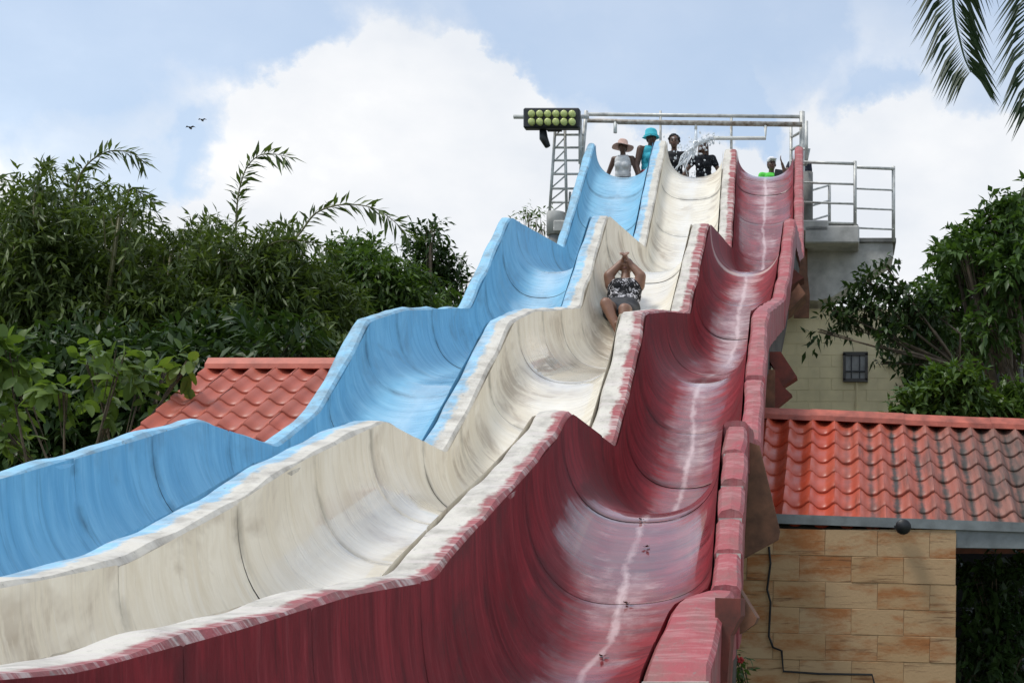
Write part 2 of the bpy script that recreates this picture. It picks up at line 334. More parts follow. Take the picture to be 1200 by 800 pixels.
def bed(lane, X, Z):
    s_ = section(lane, Z, 81); return float(np.interp(X, s_[:, 0], s_[:, 2]))
slide = thing('water_slide', 'three lane wavy water slide with blue, white and red troughs side by side', 'water slide', (-2.5, 12, 0))
def uv_layer(me, name, data):
    ul = me.uv_layers.new(name=name); li = np.empty(len(me.loops), int); me.loops.foreach_get('vertex_index', li)
    ul.data.foreach_set('uv', np.asarray(data, float)[li].ravel())
def lane_build(name):
    fl = LANES[name][4]; i = list(LANES).index(name)
    path = np.concatenate([[0], np.cumsum(np.hypot(np.diff(ZS), np.diff(fl)))])
    zfull = np.linspace(1.0, 24.66, 150); nu = 17
    hull = np.concatenate([section(name, z, nu, .05) for z in zfull])
    ctr = np.repeat(hull.reshape(-1, nu, 3)[:, nu // 2, 0], nu); hull[:, 0] = ctr + (hull[:, 0] - ctr) * 1.09
    hull2 = hull - np.array([0, 0, .09])
    nz = len(zfull); q = [(a * nu + c, a * nu + c + 1, (a + 1) * nu + c + 1, (a + 1) * nu + c) for a in range(nz - 1) for c in range(nu - 1)]
    nb = nz * nu; q2 = [tuple(x + nb for x in f)[::-1] for f in q]
    ends = [(c, nb + c, nb + c + 1, c + 1) for c in range(nu - 1)] + [((nz - 1) * nu + c, (nz - 1) * nu + c + 1, nb + (nz - 1) * nu + c + 1, nb + (nz - 1) * nu + c) for c in range(nu - 1)]
    lane = mesh(name + '_lane', np.concatenate([hull, hull2]), q + q2 + ends, M['hull'], slide, True)
    lane['label'] = {'blue': 'sky blue trough of the slide', 'white': 'cream white trough of the slide', 'red': 'deep red trough of the slide'}[name]
    L0 = .35 * i; cuts = [path[-1] - .01]
    rr = random.Random(5 + i)
    while cuts[-1] > path[8] + .9: cuts.append(cuts[-1] - rr.uniform(.92, 1.25))
    cuts[-1] = path[8]; nu = 33
    for k in range(len(cuts) - 1):
        p1, p0 = cuts[k] - .0015, cuts[k + 1] + .0015
        n = 12; tt = np.concatenate([[0, .012], np.linspace(.05, .95, n), [.988, 1]]); vv = []; uvs = []; jo = []
        for tq in tt:
            pp = p0 + (p1 - p0) * tq; Z = float(np.interp(pp, path, ZS)); s_ = section(name, Z, nu, .005 if tq in (0, 1) else 0)
            s_[:, 2] += .004 * math.sin(k * 2.3 + i)
            arc = np.concatenate([[0], np.cumsum(np.hypot(np.diff(s_[:, 0]), np.diff(s_[:, 2])))]); arc -= arc[nu // 2]
            vv.append(s_); uvs.append(np.stack([arc, np.full(nu, pp + 40 * i)], 1)); jo.append(np.stack([np.full(nu, tq), s_[:, 2] - s_[nu // 2, 2]], 1))
        m_ = len(tt); q = [(a * nu + c, a * nu + c + 1, (a + 1) * nu + c + 1, (a + 1) * nu + c) for a in range(m_ - 1) for c in range(nu - 1)]
        o = mesh('panel', np.concatenate(vv), q, M[name], lane, True)
        uv_layer(o.data, 'uv', np.concatenate(uvs)); uv_layer(o.data, 'joint', np.concatenate(jo))
for nm in LANES: lane_build(nm)
def wall_strip(name, Xc, H, th, mat, z0, z1, parent, depth=.62, jitter=.012, step=3, outer=None):
    idx = np.arange(len(ZS)); idx = idx[(ZS >= z0) & (ZS <= z1)][::step]
    if len(idx) < 2: return None
    c = .022; vv, uvs = [], []; path = 0; rr = np.random.default_rng(int(z0 * 100) + 3)
    tha = th if isinstance(th, np.ndarray) else np.full(len(ZS), th)
    jl = smooth_arr(rr.normal(0, 1, len(idx)), 5) * jitter; jr = smooth_arr(rr.normal(0, 1, len(idx)), 5) * jitter; jh = smooth_arr(rr.normal(0, 1, len(idx)), 5) * jitter
    for n_, k in enumerate(idx):
        x, h, z, a = Xc[k], H[k] + jh[n_], ZS[k], tha[k] / 2
        if n_: path += math.hypot(ZS[k] - ZS[idx[n_ - 1]], H[k] - H[idx[n_ - 1]])
        row = [(x - a, z, h - depth), (x - a, z, h - .25), (x - a + jl[n_], z, h - c * 1.3), (x - a + c + jl[n_], z, h), (x, z, h + .006 + jh[n_] * .6), (x + a - c + jr[n_], z, h), (x + a + jr[n_], z, h - c * 1.3), (x + a, z, h - .25), (x + a, z, h - depth)]
        vv += row; uvs += [(q, path) for q in (0, 0, 0, .12, .5, .88, 1, 1, 1)]
    n, m_ = 9, len(idx)
    q = [(a * n + b_, (a + 1) * n + b_, (a + 1) * n + (b_ + 1) % n, a * n + (b_ + 1) % n)[::-1] for a in range(m_ - 1) for b_ in range(n)]
    q += [tuple(range(n)), tuple((m_ - 1) * n + b_ for b_ in range(n))[::-1]]
    o = mesh(name, vv, q, mat, parent); uv_layer(o.data, 'uv', uvs); return o
wall_strip('divider_wall', PB[0], PB[1], .14, M['wall_blue'], 1, 24.7, slide)['label'] = 'blue outer coping wall'
wall_strip('divider_wall', PBW[0], PBW[1], TH, M['wall_bw'], 1, 24.7, slide)['label'] = 'half blue half white coping wall'
wall_strip('divider_wall', PWR[0], PWR[1], TH, M['wall_wr'], 1, 24.7, slide)['label'] = 'white coping wall with worn red edge'
zz = lambda s_: F * W / s_
owall = wall_strip('outer_wall', PR[0], PR[1] - .12, .09, M['hull'], 1.2, 24.6, slide, .5, 0)
owall['label'] = 'red outer wall made of separate coping blocks'
rt = smooth_arr(np.interp(ZS, [0, zz(300), zz(268), zz(266), zz(262), 24.7], [.30, .33, .25, .25, .155, .15]), 3)
bl = [24.70, zz(91.4), zz(109), zz(122), zz(140), zz(156), zz(172), zz(187), zz(200)]
cut = list(np.linspace(zz(213), zz(262), 6)); bl += cut + [zz(268), zz(301), 5.6, 4.6, 3.6, 2.6, 1.6]
for a, b_ in zip(bl[:-1], bl[1:]):
    wall_strip('coping_block', PR[0], PR[1] - random.uniform(0, .012), rt, M['wall_red'], b_ + .006, a - .004, owall, .34, .010, 2)
for Z in cut[1:-1]:
    X = float(np.interp(Z, ZS, PR[0])); H = float(np.interp(Z, ZS, PR[1])); ta = float(np.interp(Z, ZS, rt))
    MB().box((X, Z, H - .17), (ta - .02, .03, .30)).build('mortar_joint', M['mortar'], owall)
Z = zz(301); X = float(np.interp(Z + .02, ZS, PR[0])); H = float(np.interp(Z + .03, ZS, PR[1]))
MB().box((X, Z - .012, H - .16), (.31, .03, .31)).build('end_cap', M['mortar'], owall)
# timber gussets and boards fixed under the red wall, seen past its outer face
def board(poly, Z, d, mat):
    MB().prism([P(a, c, Z) for a, c in poly], (0, d, 0)).build('support_board', M[mat], slide)
board([(921, 300), (929, 314), (942, 325), (925, 336), (915, 336)], 18.0, .35, 'ply_dark')
board([(912, 363), (936, 332), (944, 344), (926, 362), (912, 372)], 17.3, .5, 'ply')
board([(897, 412), (914, 385), (914, 374), (902, 368), (893, 400)], 16.0, .3, 'ply_dark')
board([(890, 412), (897, 433), (908, 433), (908, 478), (888, 484)], 13.4, .04, 'ply')
board([(895, 412), (915, 412), (934, 441), (917, 452), (908, 433)], 13.6, .25, 'ply_dark')  # right faces of the timber box, in the darker board colour
board([(908, 433), (917, 452), (928, 462), (908, 478)], 13.45, .2, 'ply_dark')
board([(870, 515), (890, 522), (914, 622), (912, 632), (870, 655)], 9.5, .05, 'ply')
board([(866, 690), (887, 724), (884, 731), (850, 755), (840, 730)], 7.7, .3, 'ply')
board([(838, 700), (868, 701), (868, 722), (856, 745), (850, 830), (838, 830)], 7.25, .35, 'ply_dark')
board([(938, 305), (944, 300), (949, 345), (948, 372), (930, 372)], 19.6, .06, 'ply')
for Z, X in ((23.2, -1.25), (20.2, -1.25), (17.4, -1.25), (14.4, -1.25), (11.6, -1.25), (23.2, -4.1), (20.2, -4.1), (17.4, -4.1), (14.4, -4.1), (11.6, -4.1), (8, -4.1), (8, -2.4)):
    ln = 'red' if X > -1.5 else ('white' if X > -3 else 'blue')
    zt = min(bed(ln, min(max(X + dx_, float(np.interp(Z, ZS, LANES[ln][0])) + .02), float(np.interp(Z, ZS, LANES[ln][2])) - .02), Z + dz_) for dx_ in (-.15, 0, .15) for dz_ in (-.15, .15)) - .14
    MB().box((X, Z, zt / 2), (.22, .22, zt), bev=.01).build('support_post', M['concrete'], slide)

# ------------------------------------------------------------------ block and tile makers
def block_wall(parent, X0, X1, Z, z0, z1, bl_, bh, mat, depth=.12, tilt=0, gap=.012, seed=1):
    """running bond of separate blocks, faces towards the camera; shared meshes"""
    rr = random.Random(seed); cache = {}; org = origin(parent)
    nr = int(math.ceil((z1 - z0) / bh))
    for r_ in range(nr):
        zt = z1 - r_ * bh; hh = min(bh, zt - z0); x = X0 - (bl_ / 2 if r_ % 2 else 0)
        while x < X1 - .02:
            a, b_ = max(x, X0), min(x + bl_, X1); x += bl_
            if b_ - a < .04: continue
            key = (round(b_ - a, 2), round(hh, 2))
            if key not in cache:
                mb = MB().box((0, 0, 0), (b_ - a - gap, depth, hh - gap), bev=.003); me = bpy.data.meshes.new('block'); me.from_pydata(mb.v, [], mb.f); me.materials.append(mat); cache[key] = me
            xc = (a + b_) / 2
            o = link('block', cache[key], parent, Vector((xc, Z + rr.uniform(-.004, .004), zt - hh / 2 - tilt * (xc - X0))) - org)
            o.rotation_euler.y = tilt
def tile_mesh(name, wd, ln, mat):
    n, vv, ff = 10, [], []
    for j, (y, dz) in enumerate(((0, 0), (.012, .012), (ln * .5, .006), (ln + .04, -.012))):
        for i in range(n + 1):
            x = (i / n - .5) * (wd + .004); a = i / n * 2 * math.pi
            vv.append((x, y, .030 * math.cos(a) + .006 * math.cos(2 * a) + dz + .02))
    for i in range(n + 1): x = (i / n - .5) * (wd + .004); a = i / n * 2 * math.pi; vv.append((x, .004, .030 * math.cos(a) + .006 * math.cos(2 * a) - .004))
    k = n + 1
    for j in range(3): ff += [(j * k + i, j * k + i + 1, (j + 1) * k + i + 1, (j + 1) * k + i) for i in range(n)]
    ff += [(4 * k + i, 4 * k + i + 1, i + 1, i) for i in range(n)]
    me = bpy.data.meshes.new(name); me.from_pydata(vv, [], ff); me.materials.append(mat)
    me.polygons.foreach_set('use_smooth', [True] * len(me.polygons)); return me
def tile_roof(parent, X0, nx, Zr, hr, pitch, ny, wd, ln, mat, capmat, tilt, seed, capx, extra_col=()):
    """roof slope facing the camera: ridge at depth Zr, height hr, falling towards -Y"""
    rr = random.Random(seed); ca, sa = math.cos(pitch), math.sin(pitch); org0 = origin(parent)
    ts = -math.tan(tilt)
    Lr = ny * ln; A = Vector((X0, Zr, hr)); dn = Vector((0, -ca, -sa)); up = Vector((0, -sa, ca)); X1 = X0 + nx * wd
    def pt(x, d, e=0): return Vector((x, Zr, hr + ts * (x - X0))) + dn * d + up * e
    rf = MB().add([pt(X0, 0, -.03), pt(X1, 0, -.03), pt(X1, Lr + .02, -.03), pt(X0, Lr + .02, -.03), pt(X0, 0, -.07), pt(X1, 0, -.07), pt(X1, Lr, -.07), pt(X0, Lr, -.07)],
                  [(0, 3, 2, 1), (4, 5, 6, 7), (0, 1, 5, 4), (2, 3, 7, 6), (1, 2, 6, 5), (0, 4, 7, 3)]).build('roof', M['hull'], parent)
    back = MB().add([pt(X0, 0, -.05), pt(X1, 0, -.05), pt(X1, 0, -.05) + Vector((0, Lr * ca, -Lr * sa)), pt(X0, 0, -.05) + Vector((0, Lr * ca, -Lr * sa)), pt(X0, 0, -.10), pt(X1, 0, -.10), pt(X1, 0, -.1) + Vector((0, Lr * ca, -Lr * sa)), pt(X0, 0, -.1) + Vector((0, Lr * ca, -Lr * sa))],
                    [(0, 1, 2, 3), (4, 7, 6, 5), (0, 4, 5, 1), (2, 6, 7, 3), (1, 5, 6, 2), (0, 3, 7, 4)]).build('rear_slope', capmat, rf)
    me = tile_mesh('tile', wd, ln, mat)
    for r_ in range(ny):
        for c in range(nx):
            x = X0 + (c + .5) * wd
            o = link('tile', me, rf, pt(x, Lr - r_ * ln) - org0)
            o.rotation_euler = (pitch + rr.uniform(-.012, .012), tilt + rr.uniform(-.01, .01), rr.uniform(-.006, .006))
            o.location += up * rr.uniform(-.003, .005)
    n = max(1, round((X1 - X0) / .85))
    for k in range(n):                                  # ridge caps
        a, b_ = X0 + (X1 - X0) * k / n - .01, X0 + (X1 - X0) * (k + 1) / n + .02
        prf = [(-.13, -.045), (-.12, .0), (-.05, .065), (.05, .065), (.12, .0), (.13, -.045)]
        vv = [Vector((x, Zr + q[0], hr + ts * (x - X0) + q[1] + .035 + (.006 if k % 2 else 0))) for x in (a, b_) for q in prf]
        MB().add(vv, [(i, i + 1, i + 7, i + 6) for i in range(5)] + [(0, 6, 11, 5), tuple(range(6))[::-1], tuple(range(6, 12))]).build('ridge_cap', capmat, rf)
    return rf
def tile_material(name, col, algae, x0, x1):
    m, t, b = new_mat(name, .38, .5)
    g = t.nodes.new('ShaderNodeNewGeometry').outputs['Position']; sp = t.nodes.new('ShaderNodeSeparateXYZ'); t.links.new(g, sp.inputs[0])
    oi = t.nodes.new('ShaderNodeObjectInfo').outputs['Random']
    c = MIX(t, NOISE(t, g, 5, 6, .6), tuple(q * .7 for q in col), tuple(min(1, q * 1.2) for q in col))
    c = MIX(t, M_(t, 'MULTIPLY', oi, .3), c, (.40, .14, .09))
    mr = N(t, 'ShaderNodeMapRange'); t.links.new(sp.outputs[0], mr.inputs[0]); mr.inputs[1].default_value = x0; mr.inputs[2].default_value = x1
    stx = NOISE(t, MAP(t, g, (16, 1.2, 1.2)), 1.0, 5, .65)
    st = M_(t, 'ADD', stx, M_(t, 'MULTIPLY', mr.outputs[0], .26))
    c = MIX(t, M_(t, 'MULTIPLY', mr.outputs[0], .92 * algae), c, (.23, .12, .09))
    c = MIX(t, M_(t, 'MULTIPLY', RAMP(t, st, ((.62, 0), (.86, .8))), algae), c, (.05, .04, .032))
    ox = N(t, 'ShaderNodeSeparateXYZ'); t.links.new(t.nodes.new('ShaderNodeTexCoord').outputs['Object'], ox.inputs[0])
    vl = M_(t, 'ADD', M_(t, 'ABSOLUTE', ox.outputs[0]), M_(t, 'MULTIPLY', M_(t, 'SUBTRACT', NOISE(t, MAP(t, g, (9, 5, 5)), 1.0, 6, .7), .5), .11))
    vf = M_(t, 'MULTIPLY', RAMP(t, vl, ((.004, 1), (.035, 0))), M_(t, 'MULTIPLY', RAMP(t, mr.outputs[0], ((.08, 0), (.4, 1))), algae))
    c = MIX(t, vf, c, (.03, .028, .022))
    t.links.new(c, b.inputs['Base Color']); bump(t, b, NOISE(t, g, 60, 4), .2, .004); 
    t.links.new(M_(t, 'MULTIPLY_ADD', mr.outputs[0], .3, .33), b.inputs['Roughness']); return m
M['tile_r'] = tile_material('red_roof_tile', (.52, .07, .03), .95, -.3, 1.5)
M['tile_l'] = tile_material('faded_red_roof_tile', (.50, .12, .075), .2, -9, 4)
M['cap_r'] = simple('ridge_cap_red', (.46, .11, .07), .5, .3, 7)
M['cap_l'] = simple('ridge_cap_faded', (.52, .13, .08), .5, .2, 7)
# block wall stained ochre
m, t, b = new_mat('stained_block', .85)
g = t.nodes.new('ShaderNodeNewGeometry').outputs['Position']; oi = t.nodes.new('ShaderNodeObjectInfo').outputs['Random']
c = MIX(t, oi, (.46, .29, .145), (.50, .34, .19))
rs = N(t, 'ShaderNodeVectorMath', operation='SCALE'); t.links.new(oi, rs.inputs['Scale']); rs.inputs[0].default_value = (40, 31, 17)
ad = N(t, 'ShaderNodeVectorMath', operation='ADD'); t.links.new(g, ad.inputs[0]); t.links.new(rs.outputs[0], ad.inputs[1])
c = MIX(t, RAMP(t, NOISE(t, MAP(t, ad.outputs[0], (1.7, 1, 5)), 1.0, 7, .68), ((.48, 0), (.63, .9))), c, (.36, .13, .035))
c = MIX(t, RAMP(t, NOISE(t, MAP(t, ad.outputs[0], (1.6, 1, 24), (4, 4, 4)), 1.0, 5, .7), ((.57, 0), (.68, .9))), c, (.12, .05, .02))
t.links.new(c, b.inputs['Base Color']); bump(t, b, NOISE(t, g, 45, 5), .5, .006); M['block'] = m
M['yblock'] = simple('pale_yellow_block', (.70, .60, .37), .85, .12, 2, island=False)
M['ymortar'] = simple('yellow_mortar', (.66, .565, .35), .9)
M['grey_render'] = simple('grey_render', (.20, .20, .19), .9, .3, 1.5)
M['dark_in'] = simple('dark_interior', (.02, .02, .02), .9)  # near-black colour puts the shade inside the openings onto walls and windows
M['beam'] = simple('grey_steel_beam', (.20, .22, .22), .5, .25, 6)
M['glass'] = simple('dark_glass', (.03, .035, .04), .08, .2, 3, bstr=0)

# ------------------------------------------------------------------ tiled hut on the right
hut = thing('tiled_hut', 'small hut of rust stained blocks with mossy red tile roof, right of the slide', 'building', (.6, 12.5, 0))
WX0, WX1, WZ = (845 - PX) * 11.2 / F, (1120 - PX) * 11.2 / F, 11.2
ztop = P(1000, 619, WZ).z
MB().box(((WX0 + WX1) / 2, WZ + .006, (ztop - .01) / 2), (WX1 - WX0 - .01, .10, ztop - .01)).build('mortar_core', simple('ochre_mortar', (.47, .32, .18), .95), hut)
block_wall(hut, WX0, WX1, WZ, 0.0, ztop + .01, .41, .205, M['block'], .1, R(1.4), .003, 3)
bz = P(1000, 613, WZ).z
MB().box((.95, WZ + .02, bz - .015), (3.6, .16, .075), (0, R(2.0), 0)).build('eave_beam', M['beam'], hut)
MB().box((1.96, WZ + .02, P(1160, 631, WZ).z), (2.06, .11, .17), (0, R(.8), 0)).build('lintel', M['beam'], hut)
tile_roof(hut, -1.05, 16, 13.05, EYE + 1.655, R(29.5), 7, .205, .302, M['tile_r'], M['cap_r'], R(2.6), 4, 0)
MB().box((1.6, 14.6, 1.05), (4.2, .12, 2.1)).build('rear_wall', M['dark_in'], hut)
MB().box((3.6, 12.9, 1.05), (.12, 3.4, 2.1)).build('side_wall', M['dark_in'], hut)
win = MB().box((1.62, 14.50, .95), (.62, .06, 1.2)).build('window', M['beam'], hut)
MB().box((1.62, 14.455, .95), (.5, .02, 1.08)).build('pane', M['glass'], win)
for k in range(4): MB().box((1.44 + .12 * k, 14.43, .95), (.015, .02, 1.08)).build('bar', M['beam'], win)
lamp = thing('spotlight', 'small black spotlight clipped to the grey eave beam', 'light', P(1058, 622, 11.05))
c0 = P(1058, 616, 11.02)
MB().tube([c0 + Vector((0, .05, 0)), c0, c0 - Vector((0, .07, .01)), c0 - Vector((0, .09, .012))], [.03, .05, .062, .055], 14).build('housing', M['black'], lamp, True)
MB().box(c0 + Vector((0, .06, -.01)), (.13, .05, .03)).build('bracket', M['black'], lamp)
cab = [(901, 640), (903, 660), (899, 690), (903, 705), (901, 745), (906, 758), (916, 762), (918, 786), (960, 789), (1022, 790), (1027, 810)]
tag(MB().tube([P(a, c, 11.125) for a, c in cab], .009, 6).build('cable', M['black'], base=P(1027, 810, 11.1)), 'black cable running down the stained block wall', 'cable')

# ------------------------------------------------------------------ tiled hut on the left
hl_ = thing('tiled_hut', 'hut with clean faded red tile roof in front of the bamboo', 'building', (-5.4, 12, 0))
tile_roof(hl_, -5.76, 6, 13.1, EYE + 2.10, R(28.7), 10, .212, .298, M['tile_l'], M['cap_l'], 0, 9, 0)
MB().box((-5.15, 13.1, 1.1), (1.1, 4.6, 2.2)).build('wall', M['yblock'], hl_)
MB().prism([(-5.7, 10.8, 2.2), (-5.7, 15.4, 2.2), (-5.7, 13.1, 3.62)], (1.1, 0, 0)).build('gable', M['yblock'], hl_)

# ------------------------------------------------------------------ slide tower: yellow house, deck, stairs
house = thing('block_house', 'pale yellow block house with small barred window under the slide platform', 'building', (-.5, 26, 0))
HZ = 25.8; hx0, hx1 = -4.6, (1059 - PX) * HZ / F; hz1 = P(0, 362, HZ).z
MB().box(((hx0 + hx1) / 2, HZ + 1.482, hz1 / 2), (hx1 - hx0 - .01, 3, hz1 - .01)).build('mortar_core', M['ymortar'], house)
wx, wy0, wy1 = ((988 - PX) * HZ / F, (1017 - PX) * HZ / F), P(0, 446, HZ).z, P(0, 415, HZ).z
block_wall(house, hx0 + 2.4, hx1, HZ + .02, 0, hz1, .42, .21, M['yblock'], .09, 0, .004, 5)
wn = MB()
for (a, c, d, e) in ((wx[0], wx[0] + .05, wy0, wy1), (wx[1] - .05, wx[1], wy0, wy1), (wx[0], wx[1], wy1 - .03, wy1 + .03), (wx[0], wx[1], wy0 - .03, wy0 + .03)):
    wn.box(((a + c) / 2, HZ - .05, (d + e) / 2), (c - a, .08, e - d))
wno = wn.build('window', simple('dark_frame', (.07, .065, .06), .7), house)
MB().box((sum(wx) / 2, HZ - .035, (wy0 + wy1) / 2), (wx[1] - wx[0] - .02, .02, wy1 - wy0 - .02)).build('pane', simple('dusty_glass', (.22, .22, .21), .3), wno)
for k in (1, 2): MB().box((wx[0] + (wx[1] - wx[0]) * k / 3, HZ - .07, (wy0 + wy1) / 2), (.022, .02, wy1 - wy0)).build('bar', M['black'], wno)
MB().box((sum(wx) / 2, HZ - .075, (wy0 + wy1) / 2 - .08), (wx[1] - wx[0], .02, .022)).build('bar', M['black'], wno)
MB().tube([P(1004, 448, HZ - .06), P(1004, 500, HZ - .06)], .012, 6).build('conduit', M['yblock'], house)
DZ = EYE + 6.58                                       # deck level
plat = thing('launch_platform', 'raised concrete launch platform with stair landing at the top of the slide', 'platform', (-2, 26.5, hz1))
MB().box((-2.55, 26.75, DZ - .1), (4.8, 3.9, .2), bev=.02).build('deck', M['concrete'], plat)
sx0, sx1 = P(943, 0, 24.9).x, P(1007, 0, 24.9).x
MB().box(((sx0 + sx1) / 2, 25.6, P(0, 276, 24.9).z), (sx1 - sx0, 1.6, .30), bev=.02).build('landing_slab', M['concrete'], plat)
MB().box(((sx0 + sx1) / 2, 25.62, P(0, 266, 24.9).z), (sx1 - sx0 - .03, 1.5, .12), bev=.03).build('landing_kerb', M['concrete_dark'], plat)
MB().box(((P(1007, 0, 25.4).x + P(1050, 0, 25.4).x) / 2, 25.9, P(0, 281, 25.4).z), (.66, 1.0, .07)).build('upper_slab', M['concrete_dark'], plat)
MB().prism([P(a, c, 25.45) for a, c in ((944, 288), (1046, 283), (1047, 300), (1015, 322), (975, 348), (958, 352), (944, 352))], (0, .9, 0)).build('stair_stringer', M['concrete'], plat)
MB().box((P(935, 0, 25.3).x, 25.4, (hz1 + DZ) / 2 - .1), (.34, .34, DZ - hz1 + .1)).build('column', M['ply'], plat)
for x in (-4.6, -2.6): MB().box((x, 26.4, (hz1 + DZ) / 2 - .1), (.35, .35, DZ - hz1)).build('column', M['concrete'], plat)
MB().tube([P(947, 262, 25.0), P(947, 202, 25.0)], .085, 14).build('post', M['concrete_dark'], plat, True)
# railings
def rail(parent, name, pts, r=.022, mat='galv', n=8): return MB().tube(pts, r, n).build(name, M[mat], parent, True)
lr = thing('landing_railing', 'grey pipe railing around the stair landing beside the red lane', 'railing', P(975, 266, 24.85))
for y in (191, 215, 238, 261): rail(lr, 'rail', [P(942, y - 1, 24.85), P(1002, y + 1, 24.85)], .028 if y == 191 else .02)
rail(lr, 'post', [P(1002, 189, 24.85), P(1002, 268, 24.85)], .03)
for y in (196, 221, 244, 267): rail(lr, 'rail', [P(1002, y, 24.9), P(1048, y + 2, 25.3)], .028 if y == 196 else .017)
rail(lr, 'post', [P(1047, 195, 25.3), P(1047, 283, 25.3)], .032)
rail(lr, 'post', [P(972, 215, 25.7), P(972, 265, 25.7)], .028)
for y in (222, 240, 257): rail(lr, 'rail', [P(945, y + 3, 25.2), P(972, y - 5, 25.7)], .018)
pf = thing('pipe_frame', 'weathered pipe frame spanning above the launch platform', 'frame', (P(815, 0, 25.2).x, 25.2, DZ))
rail(pf, 'top_rail', [P(685, 134, 25.2), P(942, 137, 25.2)], .033)
rail(pf, 'water_main', [P(685, 141.5, 25.1), P(723, 142, 25.1), P(724, 143, 25.1), P(940, 146, 25.1)], [.035, .035, .044, .044], 'galv_rust', 10)
for x, y0, y1, r in ((774, 130, 262, .022), (857, 138, 262, .024)): rail(pf, 'post', [P(x, y0, 25.2), P(x, y1, 25.2)], r)
rail(pf, 'stub_pipe', [P(721, 143, 25.1), P(721, 156, 25.1)], .032, 'pvc')
rail(pf, 'stub_pipe', [P(815.5, 145, 25.1), P(815.5, 152, 25.1)], .025, 'pvc')
rail(pf, 'spout_pipe', [P(897, 146, 25.1), P(897, 162, 25.1), P(836, 162, 25.1)], .034, 'pvc')
for x, y0, y1, r, z in ((940, 131, 262, .05, 25.2), (927, 146, 262, .03, 25.5), (945, 142, 192, .03, 24.95)): rail(pf, 'post', [P(x, y0, z), P(x, y1, z)], r)
for y in (159, 174, 188): rail(pf, 'rung', [P(927, y + 2, 25.5), P(940, y - 5, 25.2)], .025)
rail(pf, 'brace', [P(938, 175, 25.0), P(948, 175, 25.0), P(944, 193, 25.0), P(938, 193, 25.0)], .03)
# lattice mast and ladder at the blue lane
mast = thing('lattice_mast', 'grey lattice mast with ladder rungs on a round concrete column', 'mast', (P(652, 0, 25).x, 25, 0))
cz = P(652, 250, 25).z
MB().tube([P(652, 276, 25), P(652, 250, 25), P(652, 249.5, 25)], [.17, .17, .165], 20).build('column_cap', M['concrete'], mast, True)
MB().tube([(P(652, 0, 25).x, 25, 0), P(652, 276, 25)], .14, 16).build('column', M['concrete_dark'], mast, True)
a0, a1 = (644, 664), (651, 662); y0, y1 = 250, 146
legs = [[P(a0[i], y0, 24.9 + .2 * j), P(a1[i], y1, 24.9 + .2 * j)] for i in (0, 1) for j in (0, 1)]
for l_ in legs: rail(mast, 'leg', l_, .026)
nb = 7
for k in range(nb):
    f0, f1 = k / nb, (k + 1) / nb
    for (q, w_) in ((0, 2), (1, 3), (0, 1), (2, 3)):
        A, B_ = legs[q], legs[w_]
        rail(mast, 'brace', [A[0].lerp(A[1], f0), B_[0].lerp(B_[1], f1)], .013, n=6)
for y in (158, 173, 188, 204, 221, 237): rail(mast, 'rung', [P(652 - (y - 146) * .06, y, 24.9), P(684, y, 24.9)], .021)
rail(mast, 'ladder_side', [P(687, 130, 25), P(681, 200, 25)], .035); rail(mast, 'ladder_side', [P(680, 140, 24.8), P(680, 192, 24.8)], .032)
rail(mast, 'ladder_side', [P(668, 225, 25), P(667, 250, 25)], .022)
fl_ = thing('floodlight', 'black rectangular floodlight with twelve round yellow lenses on the mast', 'floodlight', P(646, 150, 24.6))
fc = P(646, 138, 24.6); k1 = 24.6 / F
MB().box(fc + Vector((0, .08, 0)), (66 * k1, .16, 24 * k1), bev=.025).build('housing', M['black'], fl_)
for i in range(6):
    for j in range(2):
        c = P(622.5 + 9.5 * i, 132.8 + 9.3 * j, 24.5)
        MB().tube([c + Vector((0, .06, 0)), c + Vector((0, .02, 0)), c, c - Vector((0, .012, 0))], [.062, .062, .055, .03], 16).build('lens', M['lens'], fl_, True)
MB().tube([P(636, 150, 24.75), P(637, 162, 24.75), P(642, 172, 24.75)], [.06, .075, .05], 8).build('mount', M['black'], fl_, True)
MB().box(P(650, 152, 24.75), (.25, .06, .06)).build('bracket', M['black'], fl_)
rail(fl_, 'arm', [P(602, 137, 24.85), P(690, 137, 24.85)], .038)

# ------------------------------------------------------------------ grey building behind the right hand trees
gb = thing('grey_building', 'dark grey rendered building with wide openings behind the right hand trees', 'building', (3.5, 30, 0))
gx0, gx1 = P(1061, 0, 29).x, P(1290, 0, 29).x; gz = P(0, 372, 29).z
MB().box(((gx0 + gx1) / 2, 31, gz / 2), (gx1 - gx0, 4, gz)).build('wall', M['grey_render'], gb)
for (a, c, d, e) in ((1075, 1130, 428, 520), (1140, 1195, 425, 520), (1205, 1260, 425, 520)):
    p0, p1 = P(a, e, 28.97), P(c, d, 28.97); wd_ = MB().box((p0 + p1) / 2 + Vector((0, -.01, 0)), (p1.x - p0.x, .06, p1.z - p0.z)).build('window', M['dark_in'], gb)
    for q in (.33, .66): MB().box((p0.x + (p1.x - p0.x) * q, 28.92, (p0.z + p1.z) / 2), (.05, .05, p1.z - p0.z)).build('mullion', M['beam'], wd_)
MB().box(((gx0 + gx1) / 2, 30.9, gz + .06), (gx1 - gx0 + .2, 4.3, .12)).build('parapet', M['concrete_dark'], gb)

